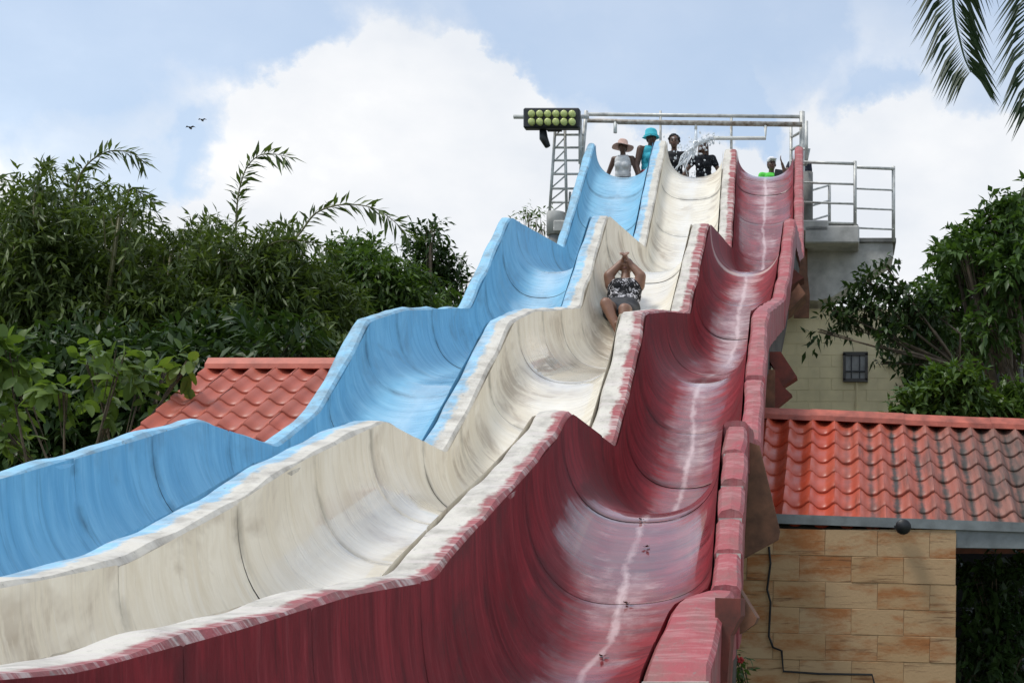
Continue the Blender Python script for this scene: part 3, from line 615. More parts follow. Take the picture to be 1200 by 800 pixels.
# ------------------------------------------------------------------ vegetation
M['bark'] = simple('bark', (.12, .09, .06), .9, .4, 8)
M['cane'] = simple('bamboo_cane', (.16, .15, .06), .5, .3, 5)
M['lf_bamboo'] = leaf_mat('bamboo_leaf', (.036, .060, .016), (.12, .165, .042), .3)
M['lf_dark'] = leaf_mat('dark_leaf', (.015, .034, .010), (.045, .085, .018), .25)
M['lf_mid'] = leaf_mat('mid_leaf', (.032, .065, .015), (.10, .165, .035), .3)
M['lf_broad'] = leaf_mat('broad_leaf', (.045, .085, .018), (.15, .22, .045), .36)
M['lf_bright'] = leaf_mat('bright_leaf', (.026, .058, .015), (.085, .15, .034), .32)
M['lf_palm'] = leaf_mat('palm_leaflet', (.015, .035, .012), (.03, .06, .018), .15)
def leaves_mesh(pos, dirs, length, width, fold=.25, rng=RNG, round_=False):
    """arrays of leaves: base position, direction; each two folded triangles with a curved tip"""
    n = len(pos); d = dirs / np.linalg.norm(dirs, axis=1, keepdims=True)
    up = np.tile([0, 0, 1.0], (n, 1)) + rng.normal(0, .45, (n, 3)); sd = np.cross(d, up); sd /= np.linalg.norm(sd, axis=1, keepdims=True) + 1e-9; nr = np.cross(sd, d)
    ln = (length * rng.uniform(.65, 1.25, n))[:, None]; wd_ = (width * rng.uniform(.75, 1.2, n))[:, None] / 2
    droop = np.array([0, 0, -1.0])[None] * ln * rng.uniform(.05, .3, (n, 1))
    a = pos; m_ = pos + d * ln * .45; tip = pos + d * ln + droop
    l = m_ + sd * wd_ + nr * wd_ * fold + droop * .2; r = m_ - sd * wd_ + nr * wd_ * fold + droop * .2
    mid = m_ + droop * .25
    if round_:
        q = [a]
        for tt_, ww in ((.2, .8), (.55, 1.0), (.85, .62)):
            c_ = pos + d * ln * tt_ + droop * tt_ ** 2; q += [c_ + sd * wd_ * ww + nr * wd_ * fold * ww, c_, c_ - sd * wd_ * ww + nr * wd_ * fold * ww]
        q.append(tip); v = np.stack(q, 1).reshape(-1, 3); i = np.arange(n)[:, None] * 11
        fs = [(0, 2, 1), (0, 3, 2), (7, 8, 10), (8, 9, 10)]
        for o_ in (1, 4): fs += [(o_, o_ + 1, o_ + 4), (o_, o_ + 4, o_ + 3), (o_ + 1, o_ + 2, o_ + 5), (o_ + 1, o_ + 5, o_ + 4)]
        return v, np.concatenate([i + np.array([f_]) for f_ in fs])
    v = np.stack([a, l, mid, r, tip], 1).reshape(-1, 3); i = np.arange(n)[:, None] * 5
    f = np.concatenate([i + np.array([[0, 2, 1]]), i + np.array([[0, 3, 2]]), i + np.array([[1, 2, 4]]), i + np.array([[2, 3, 4]])])
    return v, f
def fast_mesh(name, v, f, mat, parent):
    off = np.array(origin(parent)); me = bpy.data.meshes.new(name); n = len(f)
    me.vertices.add(len(v)); me.vertices.foreach_set('co', (v - off).astype(np.float32).ravel())
    me.loops.add(n * 3); me.loops.foreach_set('vertex_index', f.astype(np.int32).ravel())
    me.polygons.add(n); me.polygons.foreach_set('loop_start', np.arange(n, dtype=np.int32) * 3); 
    me.materials.append(mat); me.update(calc_edges=True); me.validate(); return link(name, me, parent)
def blob_leaves(blobs, n_twig, per, length, width, twig=.35, droop=.35, rng=RNG, shell=.55):
    pos, dr = [], []
    wts = np.array([b_[3] ** 2 for b_ in blobs]); cnt = np.maximum(3, (n_twig * wts / wts.sum()).astype(int))
    for (x, y, z, r), c in zip(blobs, cnt):
        q = rng.normal(0, 1, (c, 3)); q /= np.linalg.norm(q, axis=1, keepdims=True)
        rad = r * (shell + (1.12 - shell) * rng.random((c, 1)) ** .8) * (1 + .22 * np.sin(q[:, :1] * 5 + x) * np.cos(q[:, 2:] * 4 + z))
        base = np.array([x, y, z]) + q * rad * np.array([1, .8, .95])
        td = q + rng.normal(0, .5, (c, 3)) + np.array([0, 0, .15]); td /= np.linalg.norm(td, axis=1, keepdims=True)
        for k in range(per):
            t_ = (k + .5) / per; side = rng.normal(0, .8, (c, 3))
            pos.append(base + td * twig * t_ + np.array([0, 0, -1]) * droop * twig * t_ ** 2)
            dr.append(td * .7 + side + np.array([0, 0, -droop]))
    return np.concatenate(pos), np.concatenate(dr)
def tree(name, label, cat, base, blobs, trunk_r, leaf, n_twig, per, length, width, group=None, droop=.35, twig=.35, bark='bark', seed=1, shell=.5, fk=.45):
    rng = np.random.default_rng(seed); t_ = thing(name, label, cat, base, group); B0 = Vector(base)
    mb = MB(); cen = Vector(np.mean([b_[:3] for b_ in blobs], axis=0)); fork = B0.lerp(cen, fk); fork.x = B0.x * .6 + cen.x * .4; fork.y = B0.y * .7 + cen.y * .3
    rr = random.Random(seed)
    mb.tube([B0 - Vector((0, 0, .05)), B0.lerp(fork, .5) + Vector((rr.uniform(-.1, .1), rr.uniform(-.1, .1), 0)), fork], [trunk_r * 1.2, trunk_r, trunk_r * .8], 8)
    for x, y, z, r in blobs:
        e = Vector((x, y, z)); md = fork.lerp(e, .5) + Vector((rr.uniform(-.25, .25), rr.uniform(-.2, .2), r * .1))
        mb.tube([fork, md, e], [trunk_r * .6, trunk_r * .4, trunk_r * .15], 6)
        for _ in range(7):
            d = Vector((rr.gauss(0, 1), rr.gauss(0, .8), rr.gauss(.2, .8))).normalized() * r * rr.uniform(.6, 1.0)
            s0 = md.lerp(e, rr.uniform(.3, 1)); mb.tube([s0, s0 + d * .55 + Vector((0, 0, .08 * r)), e + d], [trunk_r * .16, trunk_r * .1, .006], 5, False)
    mb.build('trunk', M[bark], t_, True)
    p, d = blob_leaves(blobs, n_twig, per, length, width, twig, droop, rng, shell)
    v, f = leaves_mesh(p, d, length, width, .25, rng, leaf == 'lf_broad'); fast_mesh('crown', v, f, M[leaf], t_); return t_
def blobs_px(lst, Z, dz=0, seed=0, k=.85, down=0):
    rr = random.Random(seed); out = []
    for px, py, rp in lst:
        z = Z + rr.uniform(-dz, dz); p = P(px, py + down, z); out.append((p.x, p.y, p.z, rp * k * z / F))
    return out
def gbase(px, Z): return ((px - PX) * Z / F, Z, 0)
BG = 'bamboo clumps behind the left hut'
tree('bamboo_clump', 'dense dark bamboo clump with upright leafy tips farthest from the slide', 'bamboo', gbase(60, 19.5), blobs_px([(15, 275, 60), (60, 255, 55), (110, 275, 60), (60, 330, 90), (0, 370, 90), (120, 350, 70), (50, 430, 90), (95, 222, 25), (40, 215, 22), (140, 245, 25)], 19.5, 1.0, 1, .8, 10), .12, 'lf_bamboo', 2945, 10, .18, .042, None, .5, .5, 'cane', 1, .35)
tree('bamboo_clump', 'dense dark bamboo clump directly behind the broad leaved shrub', 'bamboo', gbase(190, 20), blobs_px([(190, 310, 55), (235, 300, 50), (160, 360, 60), (220, 370, 75), (260, 350, 60), (180, 430, 80), (250, 430, 70), (200, 275, 25), (245, 262, 24)], 20, 1.0, 2, .8, 22), .12, 'lf_bamboo', 2635, 10, .18, .042, None, .5, .5, 'cane', 2, .35)
tree('bamboo_clump', 'dense dark bamboo clump above the ridge of the faded red roof', 'bamboo', gbase(310, 20.5), blobs_px([(300, 310, 50), (340, 305, 45), (320, 360, 70), (370, 350, 50), (300, 420, 70), (370, 420, 60), (270, 285, 25), (330, 270, 18)], 20.5, 1.0, 3, .8, 22), .12, 'lf_bamboo', 2480, 10, .18, .042, None, .5, .5, 'cane', 3, .35)
tree('leafy_tree', 'tall olive green tree rising beside the upper blue lane', 'tree', gbase(440, 23), blobs_px([(405, 305, 40), (440, 320, 42), (420, 290, 28), (470, 330, 36), (400, 365, 55), (455, 370, 50), (500, 345, 26), (395, 420, 50), (370, 320, 30)], 23, 1.2, 4, .72, 14), .14, 'lf_mid', 1900, 9, .16, .05, None, .35, .42, 'bark', 4, .3)
tree('leafy_tree', 'sparse far tree with open crown behind the blue lane wave', 'tree', gbase(512, 32), blobs_px([(500, 285, 20), (515, 310, 20), (530, 320, 13), (540, 345, 10), (495, 320, 18), (522, 345, 14), (505, 262, 8)], 32, .5, 5, .75, 4), .10, 'lf_dark', 330, 8, .19, .07, None, .2, .4, 'bark', 5, .1)
tree('leafy_tree', 'thin twiggy treetop beside the round mast column', 'tree', gbase(628, 33), blobs_px([(628, 257, 12), (618, 250, 7), (638, 262, 8)], 33, .2, 6, .8, 0), .05, 'lf_mid', 22, 6, .16, .05, None, .2, .4, 'bark', 6, .1)
tree('undergrowth_bush', 'dark undergrowth filling the ground below the bamboo', 'bush', gbase(120, 17.5), blobs_px([(0, 520, 70), (60, 500, 70), (130, 500, 70), (190, 480, 55), (30, 450, 60), (120, 440, 60), (220, 440, 45), (260, 415, 40), (330, 420, 40), (160, 545, 60)], 17.5, .6, 7), .06, 'lf_dark', 2600, 8, .22, .07, None, .4, .4, 'bark', 7, .3)
tree('broadleaf_shrub', 'light green shrub with large rounded leaves left of the faded red roof', 'shrub', gbase(90, 12.6), blobs_px([(8, 418, 24), (25, 460, 22), (75, 458, 15), (108, 418, 16), (140, 414, 14), (168, 440, 16), (196, 428, 11), (222, 420, 7), (130, 462, 18), (5, 500, 18), (185, 465, 10)], 12.6, .5, 8, .75, 4), .035, 'lf_broad', 105, 6, .16, .085, None, .25, .24, 'bark', 8, .1)
# long arching bamboo shoots standing above the clumps
def shoot(label, pts, Z, lmin=.20, n=34, seed=0, tip=None):
    rr = random.Random(seed); rng = np.random.default_rng(seed + 50); pts = [P(a, c, Z) for a, c in pts]
    s_ = thing('bamboo_shoot', label, 'bamboo', pts[0], 'arching bamboo shoots')
    fine = []
    for i in range(len(pts) - 1):
        for q in range(6):
            t_ = q / 6; a = pts[max(i - 1, 0)]; b_ = pts[i]; c = pts[i + 1]; d = pts[min(i + 2, len(pts) - 1)]
            fine.append(.5 * ((2 * b_) + (c - a) * t_ + (2 * a - 5 * b_ + 4 * c - d) * t_ ** 2 + (-a + 3 * b_ - 3 * c + d) * t_ ** 3))
    fine.append(pts[-1]); m_ = len(fine)
    MB().tube(fine, [.016 * (1 - .8 * i / m_) for i in range(m_)], 6).build('cane', M['cane'], s_, True)
    pos, dr = [], []
    for k in range(n):
        t_ = .12 + .88 * k / n; i = min(m_ - 2, int(t_ * (m_ - 1))); p = fine[i].lerp(fine[i + 1], t_ * (m_ - 1) - i); d = (fine[i + 1] - fine[i]).normalized()
        sd = d.cross(Vector((0, 1, 0))).normalized() * (1 if k % 2 else -1)
        for e in range(2):
            pos.append(tuple(p)); dr.append(tuple(d * .75 + sd * rr.uniform(.3, .9) + Vector((rr.gauss(0, .2), rr.gauss(0, .45), rr.gauss(-.1, .2)))))
    v, f = leaves_mesh(np.array(pos), np.array(dr), lmin, .05, .2, rng); fast_mesh('leaves', v, f, M['lf_bamboo'], s_)
shoot('arching bamboo shoot with drooping tip, highest above the leftmost clump', [(85, 250), (90, 215), (105, 190), (130, 177), (155, 180), (170, 192)], 19.3, .22, 40, 1)
shoot('short bamboo shoot bending sideways under the highest arching shoot', [(140, 265), (148, 240), (152, 222), (165, 226), (183, 238)], 19.0, .2, 26, 2)
shoot('upright bamboo shoot curling at its tip, standing alone above the middle clump', [(276, 290), (277, 255), (280, 225), (290, 195), (310, 180), (338, 184)], 20, .24, 46, 3)
shoot('long bamboo shoot arching towards the slide over open sky', [(330, 290), (350, 275), (370, 250), (400, 240), (435, 243), (460, 258), (482, 280)], 20, .24, 50, 4)
shoot('low bamboo shoot with level tip beneath the long arching one', [(300, 300), (320, 285), (345, 282), (372, 286), (395, 300)], 19.8, .2, 34, 5)
shoot('bamboo shoot with upright bushy tip at the outer clump', [(40, 260), (45, 225), (50, 200), (58, 190)], 18.9, .2, 30, 6)
# right-hand side
tree('leafy_tree', 'large bright green tree overhanging the grey building', 'tree', gbase(1255, 21), blobs_px([(1120, 300, 30), (1150, 280, 32), (1185, 255, 34), (1140, 330, 40), (1190, 310, 45), (1180, 355, 40), (1100, 330, 22), (1130, 290, 20), (1230, 270, 60), (1230, 340, 60), (1160, 375, 24), (1105, 365, 20), (1080, 345, 14), (1125, 395, 16), (1185, 400, 22), (1165, 245, 16), (1195, 225, 16)], 21, 1.2, 9, .58, 6), .14, 'lf_bright', 1250, 9, .17, .075, None, .3, .34, 'bark', 9, .25)
tree('leafy_tree', 'dark leaved branch tree spreading in front of the yellow block house', 'tree', gbase(1185, 19), blobs_px([(1000, 345, 13), (1022, 332, 15), (975, 362, 10), (1050, 345, 18), (1015, 362, 14), (1062, 372, 18), (985, 380, 8), (1042, 395, 12), (1085, 360, 20), (960, 388, 5), (1040, 316, 8), (1095, 395, 20), (1035, 425, 5), (1028, 405, 6), (1075, 420, 12)], 19, .4, 10, .8, 0), .035, 'lf_dark', 330, 8, .13, .055, None, .45, .24, 'bark', 10, .1, .88)
tree('shrub', 'mid green shrub behind the ridge of the mossy roof', 'shrub', gbase(1110, 16.5), blobs_px([(1075, 475, 26), (1105, 455, 30), (1135, 470, 28), (1095, 490, 26), (1130, 440, 16), (1060, 490, 14)], 16.5, .3, 11, .68, 8), .05, 'lf_mid', 430, 8, .16, .06, None, .3, .3, 'bark', 11, .2)
tree('shrub', 'green shrub at the far end of the mossy roof ridge', 'shrub', gbase(1195, 17), blobs_px([(1180, 475, 26), (1205, 460, 30), (1165, 490, 16), (1215, 490, 28)], 17, .3, 12, .66, 8), .05, 'lf_mid', 300, 8, .15, .06, None, .3, .3, 'bark', 12, .2)
tree('shrub', 'dark climbing shrub against the grey wall between the two trees', 'shrub', gbase(1080, 26), blobs_px([(1080, 420, 26), (1100, 440, 26), (1120, 415, 22), (1075, 450, 20), (1150, 430, 20)], 26, .3, 13, .7, 0), .05, 'lf_dark', 420, 8, .2, .08, None, .3, .4, 'bark', 13, .2)
tree('potted_plant', 'dark leafy plant growing in the shade under the grey lintel', 'plant', gbase(1165, 12.2), blobs_px([(1150, 680, 26), (1180, 700, 28), (1165, 740, 34), (1190, 770, 34), (1150, 780, 26), (1200, 660, 22)], 12.2, .2, 14), .02, 'lf_dark', 330, 7, .13, .05, None, .3, .2, 'bark', 14, .2)
pl = tree('flowering_plant', 'small dark plant with red flowers beside the red wall end', 'plant', gbase(866, 8.6), blobs_px([(862, 775, 11), (868, 790, 13), (857, 795, 12)], 8.6, .05, 15), .008, 'lf_mid', 26, 6, .06, .026, None, .3, .08, 'bark', 15, .2)
M['petal'] = simple('red_petal', (.5, .03, .03), .6, .2, 20, bstr=0)
for a, c in ((861, 769), (868, 773), (859, 781)):
    q = P(a, c, 8.45); fm = MB()
    for k in range(5): fm.ball(q + Vector((.012 * math.cos(k * 1.257), 0, .012 * math.sin(k * 1.257))), (.010, .004, .010), 6, 4)
    fm.build('flower', M['petal'], pl, True)
# palm: trunk stands right of the view, fronds hang into it
palm = thing('palm_tree', 'palm tree with dark drooping fronds hanging in from above the mossy roof', 'palm', (2.95, 9.4, 0))
pc = Vector((2.75, 9.6, 6.5))
MB().tube([(2.95, 9.4, -.05), (2.98, 9.4, 1.5), (2.9, 9.45, 3.5), (2.78, 9.55, 5.6), pc], [.19, .15, .13, .12, .10], 12).build('trunk', M['bark'], palm, True)
def frond(path, L_, nl=46, seed=0):
    rr = random.Random(seed); pts = [Vector(p) for p in path]; fine = []
    for i in range(len(pts) - 1):
        for q in range(8):
            t_ = q / 8; a = pts[max(i - 1, 0)]; b_ = pts[i]; c = pts[i + 1]; d = pts[min(i + 2, len(pts) - 1)]
            fine.append(.5 * ((2 * b_) + (c - a) * t_ + (2 * a - 5 * b_ + 4 * c - d) * t_ ** 2 + (-a + 3 * b_ - 3 * c + d) * t_ ** 3))
    fine.append(pts[-1]); m_ = len(fine)
    fr = MB().tube(fine, [.022 * (1 - .85 * i / m_) for i in range(m_)], 6).build('frond', M['lf_palm'], palm, True)
    lm = MB()
    for k in range(nl):
        t_ = .12 + .88 * k / nl; i = min(m_ - 2, int(t_ * (m_ - 1))); p = fine[i].lerp(fine[i + 1], t_ * (m_ - 1) - i); d = (fine[i + 1] - fine[i]).normalized()
        for sgn in (-1, 1):
            sd = d.cross(Vector((0, 0, 1))); sd = sd.normalized() if sd.length > .2 else Vector((1, 0, 0)); 
            if abs(d.z) > .75: sd = Vector((1, .3, 0)).normalized()
            ln = L_ * (.55 + .45 * math.sin(math.pi * min(1, t_ * .9 + .1))) * rr.uniform(.85, 1.1); dd = (d * .55 + sd * sgn * rr.uniform(.65, 1.0) + Vector((0, 0, -.30)) + Vector((rr.gauss(0, .07), rr.gauss(0, .07), 0))).normalized()
            w_ = .0095; a = p; b_ = p + dd * ln * .5; e = p + dd * ln + Vector((0, 0, -.28 * ln)); n_ = dd.cross(Vector((.2, 1, .1))).normalized() * w_
            lm.add([a, b_ + n_ * .9, b_ - n_ * .9 + Vector((0, .006, 0)), e], [(0, 1, 2), (1, 3, 2)])
    lm.build('leaflets', M['lf_palm'], fr)
FZ = 9.3
frond([pc, P(1290, -180, 9.5), P(1190, -130, FZ), P(1125, -60, FZ), P(1117, 0, FZ), P(1128, 60, FZ), P(1138, 85, FZ)], .40, 84, 1)
frond([pc, P(1300, -120, 9.4), P(1240, -70, FZ), P(1214, 0, FZ), P(1208, 70, FZ), P(1212, 125, FZ)], .42, 76, 2)
frond([pc, P(1320, -150, 9.6), P(1300, -60, 9.2), P(1290, 60, 9.1), P(1300, 150, 9.0)], .36, 40, 3)
frond([pc, Vector((3.4, 9.9, 7.1)), Vector((4.2, 10.2, 6.8)), Vector((4.8, 10.4, 5.9))], .38, 36, 4)
frond([pc, Vector((2.9, 9.0, 7.2)), Vector((3.1, 8.0, 7.2)), Vector((3.3, 7.3, 6.5))], .38, 36, 5)
frond([pc, Vector((2.8, 10.3, 7.2)), Vector((2.9, 11.2, 7.1)), Vector((3.0, 11.9, 6.2))], .38, 36, 6)

# ------------------------------------------------------------------ people
def pmat(name, col, rough=.7, var=.15, scale=14): return simple(name, col, rough, var, scale, bstr=.08)
SK = [pmat('skin_a', (.16, .085, .055), .5, .12), pmat('skin_b', (.115, .062, .042), .5, .12), pmat('skin_c', (.23, .115, .072), .48, .12)]
HAIR = pmat('black_hair', (.012, .010, .009), .7, .3, 40); HAIRB = pmat('brown_hair', (.10, .045, .025), .6, .3, 40)
EYE_M = pmat('eye', (.25, .24, .22), .25, .05); LIP = pmat('lip', (.14, .05, .045), .5, .1)
def patterned(name, a, b_, scale, lo, hi):
    m, t, bb = new_mat(name, .8, .2); tcx = t.nodes.new('ShaderNodeTexCoord').outputs['Object']
    t.links.new(MIX(t, RAMP(t, NOISE(t, tcx, scale, 3, .6, 1.2), ((lo, 0), (hi, 1))), a, b_), bb.inputs['Base Color']); return m
def soft(o, vox, it=6):
    m_ = o.modifiers.new('remesh', 'REMESH'); m_.mode = 'VOXEL'; m_.voxel_size = vox; m_.use_smooth_shade = True
    s_ = o.modifiers.new('smooth', 'SMOOTH'); s_.factor = .5; s_.iterations = it; return o
def hand(mb, wr, d, palm_n, sc=1.0, curl=.5):
    """palm and five fingers from the wrist along d, palm facing palm_n"""
    d = Vector(d).normalized(); n_ = Vector(palm_n); n_ = (n_ - d * n_.dot(d)).normalized(); s_ = d.cross(n_)
    wr = Vector(wr)
    for q in (-.024, -.008, .008, .024): mb.limb(wr + s_ * q * .7 * sc, wr + d * .085 * sc + s_ * q * sc, .016 * sc, .014 * sc, 8)
    for q, l_ in ((-.030, .058), (-.010, .074), (.010, .080), (.030, .070)):
        k0 = wr + d * .085 * sc + s_ * q * sc; k1 = k0 + (d + n_ * curl * .5).normalized() * l_ * .5 * sc; k2 = k1 + (d + n_ * curl * 1.6).normalized() * l_ * .5 * sc
        mb.limb(k0, k1, .0095 * sc, .009 * sc, 8); mb.limb(k1, k2, .009 * sc, .0075 * sc, 8)
    t0 = wr + d * .02 * sc + s_ * .03 * sc; t1 = t0 + (d * .6 + s_ * .8 + n_ * .3).normalized() * .04 * sc; mb.limb(t0, t1, .012 * sc, .010 * sc, 8); mb.limb(t1, t1 + (d + n_ * .3).normalized() * .03 * sc, .010 * sc, .008 * sc, 8)
def head_geo(mb, c, rot, s=1.0):
    """skull, jaw, nose, ears; local -Y is the face, +Z the crown"""
    T = lambda x, y, z: Vector(c) + rot @ Vector((x, y, z)) * s
    mb.ball(T(0, .012, .03), Vector((.075, .092, .095)) * s, 14, 10, rot); mb.ball(T(0, -.02, -.04), Vector((.060, .068, .075)) * s, 14, 10, rot)
    mb.ball(T(0, -.055, -.085), Vector((.030, .028, .026)) * s, 10, 7, rot)
    mb.limb(T(0, -.088, .012), T(0, -.108, -.022), .010 * s, .015 * s, 8); mb.ball(T(.013, -.095, -.026), .010 * s, 8, 6); mb.ball(T(-.013, -.095, -.026), .010 * s, 8, 6)
    for e in (-1, 1):
        mb.ball(T(.076 * e, .012, -.008), Vector((.012, .022, .034)) * s, 8, 6, rot); mb.ball(T(.036 * e, -.072, .026), Vector((.022, .014, .010)) * s, 8, 6, rot); mb.ball(T(.038 * e, -.062, -.022), Vector((.024, .022, .022)) * s, 8, 6, rot)
    mb.ball(T(0, -.086, -.056), Vector((.026, .014, .013)) * s, 8, 6, rot)
def face_parts(root, c, rot, s=1.0):
    T = lambda x, y, z: Vector(c) + rot @ Vector((x, y, z)) * s
    for e in (-1, 1): 
        ey = MB().ball(T(.034 * e, -.080, .010), Vector((.015, .010, .008)) * s, 8, 6, rot).build('eye', EYE_M, root, True)
        MB().ball(T(.034 * e, -.0885, .010), Vector((.007, .004, .007)) * s, 8, 6, rot).build('pupil', HAIR, ey, True)
        MB().limb(T(.018 * e, -.090, .030), T(.052 * e, -.078, .032), .005 * s, .004 * s, 6).build('eyebrow', HAIR, root, True)
    MB().ball(T(0, -.098, -.056), Vector((.024, .007, .010)) * s, 10, 6, rot).build('mouth', LIP, root, True)
def person(label, px, Z, top_y, H, yaw, skin, top_mat, low_mat, armL, armR, sleeves=0, hair=None, hat=None, lean=(0, 0), turn=0, group='people on the launch platform', bulk=1.0, floor=DZ, low_label=None):
    """standing figure; arms are lists of shoulder-relative offsets (elbow, wrist) in metres for a 1.65 m body, x towards the picture's right when yaw = 0"""
    X = (px - PX) * Z / F; k = H / 1.68
    root = thing('person', label, 'person', (X, Z, floor), group)
    Ry = Matrix.Rotation(yaw, 3, 'Z'); Rh = Matrix.Rotation(yaw + turn, 3, 'Z')
    lx, ly = lean
    T = lambda x, y, z: Vector((X, Z, floor)) + Ry @ Vector((x * k + lx * z / 1.4, y * k + ly * z / 1.4, z * k))
    b = MB(); bw = bulk
    for e in (-1, 1):
        hip, kn, an = (.095 * e * bw, 0, .86), (.105 * e, -.02, .47), (.11 * e, .015, .09)
        b.limb(T(*hip), T(*kn), .092 * k * bw, .060 * k * bw); b.limb(T(*kn), T(*an), .060 * k * bw, .038 * k); b.limb(T(.11 * e, .02, .05), T(.12 * e, -.15, .035), .042 * k, .032 * k)
    def torso(mb, g, z0=.84, z1=1.32):
        for z, rx in ((.86, .165), (.95, .160), (1.06, .140), (1.16, .140), (1.25, .150), (1.32, .145)):
            if z < z0 - .01 or z > z1 + .01: continue
            mb.limb(T(-(rx - .095) * bw, 0, z), T((rx - .095) * bw, 0, z), (.098 + g) * k * bw, (.098 + g) * k * bw)
        for e in (-1, 1):
            if z1 > 1.25: mb.ball(T(.070 * e * bw, -.085 * bw, 1.21), (.062 + g) * k * bw, 10, 8)
    torso(b, 0)
    b.limb(T(-.12 * bw, .01, 1.36), T(.12 * bw, .01, 1.36), .062 * k, .062 * k); b.limb(T(0, .015, 1.36), T(0, -.005, 1.50), .056 * k, .050 * k)
    hands = []; cl = MB()
    for e, (el, wr) in ((-1, armL), (1, armR)):
        sh = T(.175 * e * bw, .01, 1.36); E = sh + Ry @ Vector(el) * k; Wp = sh + Ry @ Vector(wr) * k
        b.limb(T(.12 * e * bw, .01, 1.35), sh, .062 * k, .058 * k); b.limb(sh, E, .054 * k * bw, .042 * k * bw); b.limb(E, Wp, .042 * k * bw, .028 * k)
        hand(b, Wp, Wp - E, Ry @ Vector((-e, 0, 0)), k, .5)
        if sleeves: cl.limb(T(.12 * e * bw, .01, 1.35), sh, .074 * k, .070 * k); cl.limb(sh, sh.lerp(E, sleeves), .068 * k * bw, .062 * k * bw)
    hc = T(0, -.02, 1.575); head_geo(b, hc, Rh, k * 1.02)
    soft(b.build('body', skin, root), .011, 5); face_parts(root, hc, Rh, k * 1.02)
    # clothing
    torso(cl, .012, .9)
    if sleeves: cl.limb(T(-.12 * bw, .01, 1.345), T(.12 * bw, .01, 1.345), .074 * k, .074 * k)
    else:
        for e in (-1, 1): cl.limb(T(.085 * e * bw, -.05, 1.30), T(.085 * e * bw, .0, 1.415), .03 * k, .022 * k); cl.limb(T(.085 * e * bw, .0, 1.415), T(.085 * e, .07, 1.28), .022 * k, .03 * k)
    soft(cl.build('top', top_mat, root), .011, 4)
    lo = MB()
    for e in (-1, 1): lo.limb(T(.095 * e * bw, 0, .86), T(.104 * e, -.015, .56), .106 * k * bw, .082 * k * bw)
    torso(lo, .014, .84, .96); soft(lo.build('shorts', low_mat, root), .014, 4)
    hs = MB(); hm = HAIR; Q = lambda x, y, z: hc + Rh @ Vector((x, y, z)) * k
    if hair == 'afro':
        rr = random.Random(3)
        for _ in range(70):
            a, c = rr.uniform(0, 6.28), rr.uniform(-.25, 1); s_ = math.sqrt(max(0, 1 - c * c)); v = Vector((math.cos(a) * s_, math.sin(a) * s_, c))
            if v.y < -.25 and v.z < .55: continue
            hs.ball(Q(v.x * .088, .025 + v.y * .088, .045 + v.z * .088), .03 * k, 7, 5)
    elif hair in ('cap_short', 'short'):
        hs.ball(Q(0, .022, .042), Vector((.083, .096, .092)) * k, 14, 10, Rh); hs.ball(Q(0, .05, -.01), Vector((.078, .066, .08)) * k, 12, 8, Rh)
    elif hair == 'long':
        hm = HAIRB; hs.ball(Q(0, .022, .042), Vector((.085, .097, .094)) * k, 14, 10, Rh)
        for e in (-1, 1): hs.limb(Q(.070 * e, .02, .03), Q(.085 * e, .0, -.16), .03 * k, .026 * k)
        hs.limb(Q(0, .07, .03), Q(0, .08, -.16), .07 * k, .06 * k)
    if hs.v: soft(hs.build('hair', hm, root), .011, 0 if hair == 'afro' else 2)
    if hat:
        kind, hm_ = hat; ht = MB()
        if kind == 'cap': ht.ball(Q(0, .015, .068), Vector((.088, .103, .078)) * k, 16, 10, Rh); ht.box(Q(0, -.12, .062), Vector((.12, .10, .012)) * k, Rh)
        else:
            br, cr, tl = kind; A = Rh @ Euler(tl).to_matrix(); ring = [(cr * .2, .150), (cr * .75, .145), (cr, .115), (cr * 1.1, .045), (cr * 1.35, .036), (br * .8, .022), (br, .004), (br, -.008), (br * .8, .008), (cr * 1.2, .024), (cr, .03)]
            n = 26; vv = [hc + A @ Vector((r_ * math.cos(2 * math.pi * i / n) * k, (.012 + r_ * math.sin(2 * math.pi * i / n)) * k, (z + .012 * math.sin(3 * 2 * math.pi * i / n + 1) * (r_ / br) ** 2) * k)) for r_, z in ring for i in range(n)]
            ht.add(vv, [(j * n + i, (j + 1) * n + i, (j + 1) * n + (i + 1) % n, j * n + (i + 1) % n) for j in range(len(ring) - 1) for i in range(n)] + [tuple(range(n))])
        h_ = ht.build('hat', hm_, root, True)
    return root, hc, T
DK = pmat('dark_shorts', (.02, .02, .025), .8); REDS = pmat('red_shorts', (.35, .03, .05), .7)
hang = ((.05, .0, -.27), (.06, -.06, -.50)); hangL = ((-.05, .0, -.27), (-.06, -.06, -.50))
person('person in a white tank top and wide pink sun hat above the blue lane', 730, 25.55, 161, 1.60, R(-6), SK[1], pmat('white_cotton', (.72, .72, .72), .8, .08), DK, ((-.12, .04, -.25), (-.16, -.04, -.46)), ((.09, .03, -.26), (.12, -.05, -.48)), 0, 'short', ((.205, .092, (R(-4), 0, 0)), pmat('pink_straw', (.62, .42, .36), .85, .1)))
person('person in turquoise tank top and bucket hat holding the rail beside the coping', 763, 25.7, 145, 1.82, R(38), SK[1], pmat('turquoise_cotton', (.03, .40, .52), .8, .1), REDS, ((-.06, .02, -.29), (-.04, -.10, -.53)), ((.16, -.16, -.14), (.10, -.26, .10)), 0, 'short', ((.155, .098, (R(4), R(-4), 0)), pmat('turquoise_hat', (.05, .48, .58), .8, .1)), (-.02, -.03), R(-10), 'people on the launch platform', 1.12)
person('person with round afro hair in a black top behind the white lane', 790, 25.6, 153, 1.71, R(4), SK[0], pmat('black_cotton', (.015, .015, .018), .85, .2), DK, hangL, hang, .25, 'afro', None)
